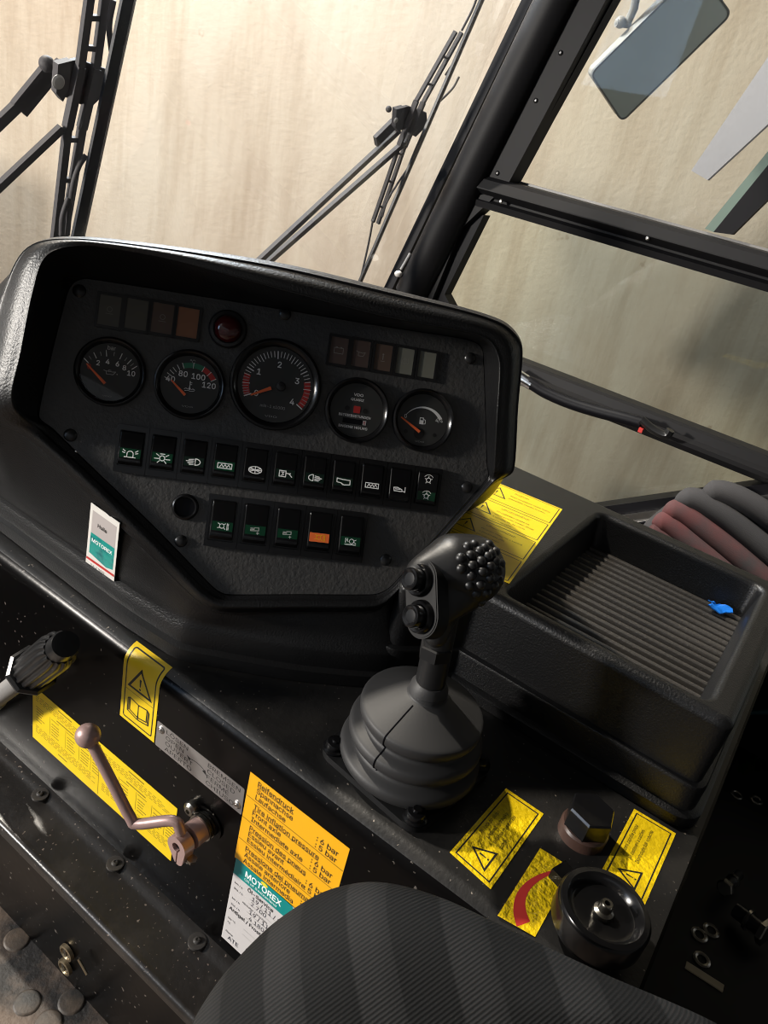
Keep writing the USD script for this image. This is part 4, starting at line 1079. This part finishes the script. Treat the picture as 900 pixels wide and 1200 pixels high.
neck0 = cB + EZ * .086
top_c = ray_at(541, 676, neck0 + EZ * .085)
neck1 = ray_at(513, 757, neck0 + EZ * .03)
ax = neck1 - neck0; ax /= np.linalg.norm(ax)
joy.part('shaft', tube([neck0 - ax * .004, neck0 + ax * .004, neck1 + ax * .03], [.0165, .0128, .0122], 28), 'satin')
nut_c = ray_at(510, 764, neck1)
joy.part('collar', tube([nut_c - ax * .005, nut_c - ax * .004, nut_c + ax * .006, nut_c + ax * .007], [.0125, .0142, .0142, .0125], 6), 'plate', smooth=False)
ref = top_c
def jp(x, y, dz=0.0):                             # pixel of the close-up (440..600 x 610..780 at 5.625) -> point; dz metres towards the camera
    return ray_at(440 + x / 5.625, 610 + y / 5.625, ref - FW * dz)


S_ = lambda c_, r_: m3.Manifold.sphere(r_, 40).translate(tuple(c_))
k_ = ((ref - CAM) @ FW) / F / 5.625              # metres per close-up pixel
head_c, fr_c = jp(610, 330, 0), jp(420, 270, .010)
hull1 = m3.Manifold.batch_hull([S_(jp(620, 325, 0), 236 * k_), S_(jp(520, 290, .006), 205 * k_), S_(jp(300, 330, .016), 92 * k_)])
hull2 = m3.Manifold.batch_hull([S_(jp(560, 420, 0), 190 * k_), S_(jp(410, 620, .010), 92 * k_), S_(jp(300, 330, .016), 92 * k_)])
hull3 = m3.Manifold.batch_hull([S_(jp(450, 560, 0), 120 * k_), S_(jp(400, 760, .0), 78 * k_)])
hd_ = (hull1 + hull2 + hull3).refine_to_length(.0035)
hm = arr(hd_); hm.merge_vertices(); trimesh.smoothing.filter_taubin(hm, iterations=40)
joy.part('handle', hm, 'stick', smooth=60)
# button plate on the left-hand side of the head, two buttons
bn = jp(60, 420, .030) - jp(330, 450, .0); bn /= np.linalg.norm(bn)      # outward direction of the buttons
b1, b2 = jp(235, 385, .030), jp(370, 640, .022)
pu = b1 - b2; pu -= bn * (pu @ bn); L_ = np.linalg.norm(pu); pu /= L_
pf = frame((b1 + b2) / 2, pu, np.cross(bn, pu))
cap_ = LineString([(-L_ / 2, 0), (L_ / 2, 0)]).buffer(.0165, 12)
joy.part('button_plate', moved(cat(prism(cap_, .012, -.012), prism(cap_.buffer(-.0012), .0006, 0)), pf), 'plate')
for s_ in (1, -1):
    o_ = (pf @ np.array([s_ * L_ / 2, 0, 0, 1]))[:3]; bf = frame(o_, pu, np.cross(bn, pu))
    ringm = lathe([(.0095, .0), (.0095, .0045), (.0115, .0052), (.0125, .004), (.0132, .0), (.0132, -.001), (.0095, -.001)], 36)
    b_ = joy.part('button', moved(lathe([(0, .0128), (.005, .0124), (.0072, .0135), (.0084, .0128), (.0088, .011), (.0088, -.001), (0, -.001)], 36), bf), 'gloss')
    joy.part('button_ring', moved(ringm, bf), 'gloss', parent=b_)
# pimples on the grip
prox = trimesh.proximity.ProximityQuery(hm)
pins = []
pu_dirs = []
cands = [(610, 165), (655, 150), (565, 245), (630, 225), (690, 195), (568, 318), (643, 295), (700, 265), (745, 235), (635, 365), (710, 335), (765, 300), (620, 435), (695, 425), (760, 380), (665, 490), (735, 480), (790, 430), (725, 175), (770, 215), (800, 265), (820, 330), (825, 400), (795, 500), (755, 150), (800, 200), (835, 280), (765, 545), (700, 545)]
for x_, y_ in cands:
    d_ = ray(440 + x_ / 5.625, 610 + y_ / 5.625); d_ /= np.linalg.norm(d_)
    loc, idr, tri_i = trimesh.ray.ray_triangle.RayMeshIntersector(hm).intersects_location([CAM], [d_], multiple_hits=False)
    if len(loc):
        joy.part('grip_pimple', sphere(loc[0] - hm.face_normals[tri_i[0]] * .0018, .0043, 2), 'stick')

# ================================================================ brake crank lever
def lx(u, v, x): return onx(u, v, x)
ball, bnd, near, hub0 = lx(103, 862, .335), lx(157, 966, .345), lx(203, 962, .362), lx(219, 985, .368)
lev = Thing('brake_lever', 'bronze painted crank lever with ball end on a splined shaft', 'lever', lx(225, 980, XF))
lev.part('ball_knob', sphere(ball, .0112, 4), 'lever')
lev.part('crank_rod', tube(smooth_path([ball, ball * .5 + bnd * .5, bnd * .92 + ball * .08, bnd * .9 + near * .1, near, hub0 * .6 + near * .4], 6), .0052, 14), 'lever', smooth=60)
shaft_axis = V(-1, 0, 0)
hc = lx(224, 981, XF - .022)
clamp = m3.Manifold.batch_hull([m3.Manifold.cylinder(.012, .0115, .0115, 32), m3.Manifold.cylinder(.012, .006, .006, 20).translate((.004, -.014, 0))]) - m3.Manifold.cylinder(.05, .0050, .0050, 24).translate((0, 0, -.01)) - m3.Manifold.cube((.0016, .03, .05), True).translate((.002, -.016, 0))
cf = frame(lx(218, 984, .372), -EY, EZ)
cf2 = cf.copy(); cf2[:3, 3] = lx(218, 984, .372)
lev.part('clamp', moved(clamp, cf2), 'lever', smooth=35)
lev.part('spline_shaft', moved(lathe([(0, .0085), (.0045, .0085), (.0050, .0075), (.0050, -.02), (0, -.02)], 10), cf2), 'satin', smooth=False)
lev.part('clamp_screw', cyl((cf2 @ V(.012, -.014, .006, 1))[:3], (cf2 @ V(-.010, -.014, .006, 1))[:3], .0026), 'steel')
lev.part('clamp_nut', moved(lathe([(0, .004), (.0045, .004), (.005, 0), (0, 0)], 6), frame((cf2 @ V(.014, -.010, .004, 1))[:3], EY, EX)), 'steel', smooth=False)
lev.part('hub', cyl(lx(218, 984, .374) * 0 + V(.376, cf2[1, 3], cf2[2, 3]), V(.389, cf2[1, 3], cf2[2, 3]), .0125, 36), 'lever')
wx = .389
for i in range(4):
    lev.part('spring_washer', cyl(V(wx + .0003, cf2[1, 3], cf2[2, 3]), V(wx + .0021, cf2[1, 3], cf2[2, 3]), .0140 - .0006 * (i % 2), 36), 'steel'); wx += .0026
lev.part('mounting_boss', cyl(V(XF - .002, cf2[1, 3], cf2[2, 3]), V(XF + .002, cf2[1, 3], cf2[2, 3]), .019, 36), 'paint')
bs = lx(228, 945, XF)
sb = Thing('dome_bolt', 'shiny steel dome bolt above the crank lever shaft', 'bolt', bs)
sb.part('bolt_head', moved(lathe([(0, .006), (.0022, .006), (.0024, .009), (.0052, .0085), (.0078, .0062), (.0085, .003), (.0085, 0), (0, 0)], 28), frame(bs, -EY, EZ)), 'steel')

# ================================================================ fluted knob on a grey tube (left edge)
A_, B_, C_, D_ = lx(-40, 846, .378), lx(38, 786, .362), lx(52, 777, .35), lx(73, 758, .326)
ks = Thing('column_lever', 'fluted black knob on a grey tube in front of the console panel', 'lever', A_)
dk = B_ - A_; dk /= np.linalg.norm(dk)
ks.part('tube', tube([A_, B_ + dk * .01], .0105, 24), 'tube')
ks.part('tube_sleeve', tube([A_, A_ + (B_ - A_) * .50], .0125, 24), 'tube')
de = D_ - B_; de /= np.linalg.norm(de); kf = frame(B_, np.cross(de, EZ), np.cross(de, np.cross(de, EZ)))
if kf[:3, 2] @ de < 0: kf[:3, 0] *= -1; kf[:3, 2] *= -1
Lk = np.linalg.norm(D_ - B_)
ks.part('knob_flange', moved(lathe([(0, -.003), (.0225, -.003), (.0255, .000), (.0255, .006), (.0225, .009), (0, .009)], 8), kf), 'satin', smooth=False)
th = np.linspace(0, 2 * np.pi, 120, endpoint=False); rr = .0178 + .0008 * np.sign(np.sin(16 * th)) * np.abs(np.sin(16 * th)) ** .5
kr = [[(r_ * k2 * math.cos(t_), r_ * k2 * math.sin(t_), z_) for t_, r_ in zip(th, rr)] for z_, k2 in ((.009, 1.04), (.012, 1.06), (Lk * .80, .98), (Lk * .90, .90), (Lk * .95, .75))]
ks.part('fluted_grip', moved(loft(kr, cap1=True), kf), 'satin', smooth=35)
ks.part('end_cap', moved(lathe([(.0125, Lk * .92), (.0125, Lk * 1.04), (.0112, Lk * 1.10), (0, Lk * 1.11)], 36), kf), 'satin')

# ================================================================ turn knob, hex cap
kc = onz(708, 1066, ZC + .030); kc = V(kc[0], kc[1], ZC)
kn = Thing('turn_knob', 'round black turn knob with dished face at the console end', 'knob', kc)
kn.part('knob_body', moved(lathe([(0, .026), (.0055, .026), (.020, .0255), (.0235, .027), (.0255, .0315), (.0285, .034), (.0325, .0335), (.0345, .0305), (.0345, .014), (.0325, .010), (.012, .009), (.012, .0), (0, 0)], 64), frame(kc, EX, EY)), 'gloss', smooth=40)
kn.part('shaft_pin', moved(lathe([(.0022, .034), (.0022, .0375), (.0040, .0375), (.0048, .036), (.0052, .031), (.0075, .0295), (.0078, .026), (0, .026)], 28), frame(kc, EX, EY)), 'steel')
kn.part('pin_bore', moved(lathe([(0, .0345), (.0024, .0345), (.0024, .034), (0, .034)], 16), frame(kc, EX, EY)), 'seal')
pz = onz(664, 1030, ZC + .014)
kn.part('pointer_arm', moved(prism(Polygon([(-.006, -.010), (.008, -.012), (.012, .010), (-.004, .012)]), .010), frame(V(pz[0], pz[1], ZC + .006), V(1, -.2, 0), V(.2, 1, 0))), 'gloss')
cc = onz(681, 978, ZC); cc = V(cc[0], cc[1], ZC)
hx = Thing('hexagonal_button', 'glossy black hexagonal push button on a brown collar behind the turn knob', 'button', cc)
hx.part('collar', moved(lathe([(0, 0), (.0205, 0), (.0205, .010), (.0190, .012), (0, .012)], 40), frame(cc, EX, EY)), 'brown')
hp = [[(r_ * math.cos(a), r_ * math.sin(a), z_) for a in np.radians(np.arange(6) * 60 + 12)] for r_, z_ in ((.0195, .011), (.0200, .013), (.0200, .029), (.0188, .031))]
hx.part('hex_body', moved(loft(hp, cap0=True, cap1=True), frame(cc, EX, EY)), 'gloss', smooth=False)

# ================================================================ fittings on the lower shelf and beyond the console
ZS = .85
def fit(u, v, z=ZS): return onz(u, v, z)
def washer(r0, r1, h): return lathe([(r0, 0), (r1, 0), (r1, h * .7), ((r0 + r1) / 2, h), (r0, h * .7), (r0, 0)], 24)
for lb, u, v, r in (('thin steel washer, left of the pair on the dark shelf', 819, 1096, .0085), ('thin steel washer, right of the pair on the dark shelf', 833, 1091, .0085), ('single steel washer above the brass strip on the dark shelf', 822, 1125, .0085),
                    ('steel ring at the top right edge of the dark shelf', 863, 932, .0075), ('steel ring at the right frame edge beside the bolts', 886, 938, .0080)):
    p_ = fit(u, v); t = Thing('washer', lb, 'washer', p_); t.part('ring', washer(r * .55, r, .002), 'steel', w=False)
p_ = fit(825, 1145); t = Thing('metal_strip', 'short pale metal strip lying on the dark shelf', 'metal strip', p_)
dd_ = fit(837, 1153) - fit(812, 1137); t.part('strip', moved(bbox(-.018, .018, -.004, .004, 0, .0015, 0), frame(p_, dd_, np.cross(EZ, dd_))), mat('pale_strip', (.30, .25, .16), .45))
def bolt_thing(lb, u0, v0, u1, v1, z0_, z1_, r):
    a_, b_ = fit(u0, v0, z0_), fit(u1, v1, z1_); d_ = b_ - a_
    t = Thing('hex_bolt', lb, 'bolt', a_); t.part('shank', tube([a_, b_], r, 18), 'satin')
    t.part('bolt_head', moved(lathe([(0, .006), (r * 1.5, .006), (r * 1.75, .005), (r * 1.75, 0), (0, 0)], 6), frame(b_, np.cross(d_, EZ), np.cross(d_, np.cross(d_, EZ)))), 'steel', smooth=False)
    t.part('collar', tube([a_ * .55 + b_ * .45, a_ * .45 + b_ * .55], r * 1.35, 20), 'steel')
bolt_thing('upper small dark bolt standing on the dark shelf', 866, 1025, 851, 1039, ZS + .012, ZS + .020, .005)
bolt_thing('larger bolt with shiny tip at the right edge of the dark shelf', 862, 1066, 893, 1090, ZS + .014, ZS + .02, .008)

# lock fittings on the kick plate
for lb, u, v, r in (('upper brass coloured lock ring on the kick plate by the floor', 80, 1115, .0105), ('lower brass coloured lock ring on the kick plate by the floor', 78, 1132, .0105)):
    p_ = onx(u, v, XL + .009); t = Thing('lock_ring', lb, 'lock', p_)
    t.part('rim', moved(lathe([(r * .62, .002), (r * .75, .0045), (r, .004), (r * 1.05, 0), (r * .62, 0)], 28), frame(p_, -EY, EZ)), 'brass')
    t.part('core', moved(cat(lathe([(0, .003), (r * .6, .003), (r * .6, 0), (0, 0)], 24), bbox(-.001, .001, -r * .45, r * .45, .003, .0045)), frame(p_, -EY, EZ)), 'steel')
p_ = onx(97, 1133, XL + .006); t = Thing('key_tab', 'small flat metal key tab hanging beside the lock rings', 'key', p_)
t.part('blade', tube([onx(92, 1124, XL + .002), onx(102, 1142, XL + .002)], .0016, 8), 'brass')

# ================================================================ wipers (outside the windshield)
def wiper(label, pivot, blade_top, blade_bot, holder_top, holder_bot, rods, off, k, spring_v):
    w = lambda u, v, o=0.0: ws(u, v, off + o)
    t = Thing('wiper', label, 'windshield wiper', w(*blade_bot))
    sdir = lambda a_, b_: (b_ - a_) / np.linalg.norm(b_ - a_)
    def barr(a_, b_, wd, th):
        d_ = sdir(a_, b_); s_ = np.cross(NWS, d_)
        return loft([[p + s_ * x * wd / 2 + NWS * y * th / 2 for x, y in ((-1, -1), (1, -1), (1, 1), (-1, 1))] for p in (a_, b_)], cap0=True, cap1=True)
    bt, bb_ = w(*blade_top, -.028), w(*blade_bot, -.028)
    t.part('blade', barr(bt, bb_, .015 * k, .005), 'blade')
    t.part('blade_spring', barr(bt + np.cross(NWS, sdir(bt, bb_)) * .0105 * k * -1, bb_ + np.cross(NWS, sdir(bt, bb_)) * .0105 * k * -1, .0015, .004), 'rivet')
    for sgn in (-1, 1):                               # two flanges of the main bow, joined by bridges
        pts = [holder_top[0 if sgn < 0 else 1], holder_top[2 if sgn < 0 else 3], holder_bot[0 if sgn < 0 else 1], holder_bot[2 if sgn < 0 else 3]]
        m_ = cat([barr(w(*pts[i]), w(*pts[i + 1]), .010 * k, .010 if i == 1 else .007) for i in range(3)])
        t.part('bow_flange', m_, 'wiper')
    a0_, a1_ = [np.array(x, float) for x in (holder_top[0], holder_top[1])]; c0_, c1_ = [np.array(x, float) for x in (holder_bot[2], holder_bot[3])]
    for f_ in (.12, .25, .70, .82, .93):
        def lerp(pA, pM1, pM2, pB, f):
            q_ = [np.array(x, float) for x in (pA, pM1, pM2, pB)]; x = f * 3; i = min(int(x), 2); return q_[i] * (1 - x + i) + q_[i + 1] * (x - i)
        l_ = lerp(holder_top[0], holder_top[2], holder_bot[0], holder_bot[2], f_); r_ = lerp(holder_top[1], holder_top[3], holder_bot[1], holder_bot[3], f_)
        t.part('bridge', barr(w(*l_), w(*r_), .006 * k, .006), 'wiper')
    pv = w(*pivot)
    ux = sdir(w(*pivot), w(pivot[0] + 10, pivot[1])); uy = np.cross(NWS, ux)
    t.part('pivot_bracket', slab([w(pivot[0] + x * k, pivot[1] + y * k, .012) for x, y in ((-26, -28), (0, -34), (34, -22), (36, 2), (14, 24), (-12, 12), (-27, 2))], -NWS, .006), 'wiper')
    t.part('pivot_clip', slab([w(pivot[0] + x * k, pivot[1] + y * k, -.020) for x, y in ((-26, -30), (-10, -34), (-14, 2), (-20, 14), (-28, 4))], -NWS, .010), 'wiper')
    bo = w(pivot[0] - 20 * k, pivot[1] - 5 * k, -.031)
    t.part('pivot_screw', moved(lathe([(0, .003), (.006 * k, .0025), (.008 * k, .001), (.008 * k, 0), (0, 0)], 24), frame(bo, ux, -uy)), 'tube')
    t.part('arm_ball', sphere(w(pivot[0] - 33 * k, pivot[1] - 26 * k, -.01), .009 * k, 2), 'wiper')
    for (r0_, r1_, wd) in rods:
        t.part('arm_rod', barr(w(*r0_), w(*r1_), wd, .008), 'wiper')
    for pth in spring_v:
        t.part('yoke', tube(smooth_path([w(*p, -.012) for p in pth], 6), .0035 * k, 8), 'wiper', smooth=60)


wiper('near grey metal wiper with long black blade at the left of the windshield', (88, 101), (154, -25), (89, 282), ((106, -12, ), (124, -12), (94, 78), (112, 80)), ((79, 150), (96, 150), (64, 282), (74, 282)),
      [((72, 74), (-30, 172), .012), ((72, 150), (-30, 246), .009), ((58, 84), (22, 128), .022)], .05, 1.0,
      [((133, 0), (128, 30), (131, 62)), ((101, 182), (92, 196), (84, 225), (79, 275)), ((80, 232), (73, 255), (72, 276))])
wiper('far grey metal wiper at the right of the windshield beside the pillar', (476, 144), (572, -18), (421, 332), ((534, 37), (541, 38), (488, 118), (496, 120)), ((468, 170), (474, 172), (437, 260), (443, 262)),
      [((468, 152), (300, 309), .011), ((475, 166), (312, 309), .011), ((461, 145), (440, 166), .022)], .05, .62,
      [((542, 50), (536, 66), (522, 88)), ((538, 90), (530, 104), (512, 122)), ((476, 200), (468, 212), (455, 232)), ((458, 228), (452, 240), (448, 254)), ((437, 258), (432, 285), (423, 325)), ((541, 36), (555, 8), (562, -15))])

# ================================================================ outside mirror
mq = [(690, 86), (728, 143), (857, 16), (800, -62), (775, -14)]
mpl = V(-.62, -.74, -.22); mpl /= np.linalg.norm(mpl); mp0 = onx(770, 60, 1.75)
mr = Thing('side_mirror', 'tilted outside rear view mirror seen through the upper side window', 'mirror', mp0)
mpts = [at(u, v, mpl, mp0) for u, v in ((690, 86), (728, 143), (857, 16), (817, -40))]
cen_ = np.mean(mpts, 0); mf = frame(cen_, mpts[1] - mpts[0], mpts[0] - mpts[3])
mf = frame(cen_, mpts[1] - mpts[0], np.cross(mpl, mpts[1] - mpts[0]))
lp2 = [((np.linalg.inv(mf) @ np.append(p, 1))[:2]) for p in mpts]
mpoly = Polygon(lp2).buffer(-.014).buffer(.014, 6)
mr.part('mirror_glass', moved(prism(mpoly.buffer(-.003), .004, .0), mf), 'mirror', smooth=False)
mr.part('mirror_housing', moved(cat(prism(mpoly.difference(mpoly.buffer(-.0035)), .006, -.001), prism(mpoly.buffer(-.002), .02, -.022)), mf), 'tube')
mr.part('arm', tube([at(735, 27, mpl, mp0 - mpl * .03), at(743, 10, mpl, mp0 - mpl * .03), at(752, -40, mpl, mp0 - mpl * .03)], .008, 12), 'tube')
mr.part('arm_joint', cat(sphere(at(727, 26, mpl, mp0 - mpl * .03), .011, 2), cyl(at(722, 26, mpl, mp0 - mpl * .03), at(738, 28, mpl, mp0 - mpl * .03), .008)), 'tube')

# ================================================================ grab hose on the rail, hook on the pillar
hp_ = [sx(u, v, 1.44) for u, v in ((606, 441), (622, 449), (640, 460), (668, 472), (700, 482), (735, 491), (752, 496))]
gh = Thing('grab_strap', 'black hose grab handle with chrome end hanging from the side window rail', 'grab handle', hp_[0])
gh.part('hose', tube(smooth_path(hp_, 6), .012, 16), 'seal', smooth=60)
gh.part('chrome_end', tube([sx(600, 436, 1.44), sx(624, 451, 1.44)], .0125, 18), 'chrome')
gh.part('bracket', tube(smooth_path([sx(u, v, 1.43) for u, v in ((752, 492), (765, 503), (780, 510), (786, 504))], 5), .008, 12), 'satin')
gh.part('red_tag', bbox(*sum([[c_ - .004, c_ + .004] for c_ in sx(751, 504, 1.425)], [])), 'red')
hk = Thing('pillar_hook', 'small white hook clip at the foot of the windshield pillar', 'hook', sx(467, 320, 1.43))
hk.part('clip', sphere(ws(467, 321, -.03), .010, 3, (1, .8, .7)), 'clip')
hk.part('stem', tube([ws(470, 316, -.03), ws(481, 297, -.03)], .0035, 10), 'tube')

cbn = Thing('shadow_cabinet', 'added grey cabinet out of view that casts the soft shadow on the wall', 'cabinet', (.58, 2.6, -1.0))  # added beyond the frame to cast the soft shadow at the wall's lower left
cbn.part('body', bbox(.50, .66, 2.17, 3.0, -1.0, 1.24, .01), 'garage_wall')
cbn.part('door', bbox(.485, .50, 2.20, 2.58, -.9, 1.2, .004), 'garage_wall'); cbn.part('door', bbox(.485, .50, 2.60, 2.97, -.9, 1.2, .004), 'garage_wall')
fb = Thing('shadow_bracket', 'added grey tube bracket out of view that casts shadow bands on the wall', 'bracket', (1.5, .66, 2.0))  # added above the view to throw shadow bands on the wall
def towards_lamp(u, v, f):                        # a point between the wall and the ceiling lamp
    w_ = at(u, v, NW, NW * DW); return w_ + (V(*LAMP) - w_) * f
u0, u1, l0, l1 = towards_lamp(690, 345, .50), towards_lamp(960, 420, .50), towards_lamp(615, 500, .56), towards_lamp(800, 605, .56)
for nm, a_, b_, r_ in (('arm', V(1.5, .66, 2.0), u0, .022), ('crossbar', u0, u1, .045), ('crossbar', l0, l1, .045), ('link', u0, l0, .022)):
    fb.part(nm, tube([a_, b_], r_, 16), 'tube')
# added pale strip that stands for a lit patch of the wall
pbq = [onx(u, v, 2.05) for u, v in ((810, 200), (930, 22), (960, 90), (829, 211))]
pb_ = Thing('light_strip', 'added pale strip standing in for light on the wall behind the mirror', 'lit_strip', pbq[0])
pb_.part('lit_strip', slab(pbq, EX, .02), 'lit_strip')

# ================================================================ seats
def pillow(name, label, px, depth, thick, mt, lean, extra=None, sub=None):
    cpx = np.mean(px, 0); o = CAM + ray(*cpx) * depth
    n = CAM - o; n = n + EZ * lean * np.linalg.norm(n); n /= np.linalg.norm(n)
    P = np.array([at(u, v, n, o) for u, v in px]); loop = crom(P, 8, True); c_ = loop.mean(0); dist = np.linalg.norm(c_ - CAM)
    rings_ = []
    for s in np.linspace(-1, 1, 41):               # the widest loop in the middle, both faces domed
        a = s * np.pi / 2; k = max(math.cos(a), .001) ** .75; off = thick * math.copysign((1 - k ** 3.2) ** .5, s)
        near = min(1.0, 1 + off / dist)
        rings_.append(c_ + (loop - c_) * k * near - n * off)
    m_ = loft(rings_, cap0=True, cap1=True); trimesh.repair.fix_normals(m_)
    t = Thing(name, label, 'seat', frame(c_, P[1] - P[0] if sub is None else sub, np.cross(n, P[1] - P[0] if sub is None else sub)))
    t.part('backrest_cover', m_, mt, smooth=60)
    return t, c_, n


K['cloth1'] = fabric_material('charcoal_striped_cloth', (.0105, .0100, .0102), (.0205, .0192, .0195), 0.0, 6.2, 150.0)
pillow('driver_seat', 'charcoal striped cloth driver seat backrest in the foreground', [(222, 1205), (262, 1142), (318, 1084), (375, 1047), (424, 1034), (468, 1037), (525, 1055), (610, 1095), (710, 1142), (850, 1206), (900, 1290), (800, 1380), (500, 1400), (250, 1380), (190, 1290)], .44, .055, 'cloth1', .0, sub=ray(550, 1100) - ray(450, 1130))
K['cloth2'] = mat('grey_seat_cloth', (.062, .060, .062), .9, bump=(700, .4, .001), spec=.15)
K['cloth3'] = mat('red_banded_seat_cloth', (.070, .064, .065), .9, bump=(700, .4, .001), vary=(13, (.15, .055, .055), .36, .70), spec=.15)
K['cloth4'] = mat('dark_red_seat_cloth', (.055, .046, .047), .9, bump=(700, .4, .001), vary=(12, (.11, .048, .048), .36, .70), spec=.15)
ps, c_, n_ = pillow('passenger_seat', 'grey and red ribbed cloth passenger seat backrest behind the tray', [(752, 622), (770, 600), (794, 583), (820, 577), (856, 579), (890, 594), (930, 620), (990, 700), (960, 800), (850, 800), (780, 720)], 1.42, .06, 'cloth2', .0)
for mt_, pts_ in (('cloth2', [(822, 578), (850, 578), (884, 594), (930, 626)]), ('cloth2', [(790, 588), (816, 586), (848, 604), (886, 634), (940, 680)]), ('cloth3', [(776, 600), (798, 601), (830, 624), (872, 658), (930, 710)]),
                  ('cloth3', [(764, 612), (784, 615), (812, 638), (850, 670), (900, 716)]), ('cloth4', [(756, 624), (772, 630), (794, 650), (830, 684)])):
    pth = smooth_path([at(u, v, n_, c_ + n_ * .050) for u, v in pts_], 8)
    ps.part('padded_rib', tube(pth, .022 * np.sqrt(np.clip(np.linspace(.02, 6, len(pth)), 0, 1)), 20), mt_, smooth=60)
# teal cable hanging below the box on the right
cp = [onx(u, v, .98) for u, v in ((852, 829), (872, 834), (900, 834), (940, 830))]
cb_ = Thing('cable', 'thin dark teal cable running behind the storage box at the right edge', 'cable', cp[0])
cb_.part('cable', tube(smooth_path(cp, 6), .0035, 10), mat('teal_cable', (.01, .05, .055), .35), smooth=60)
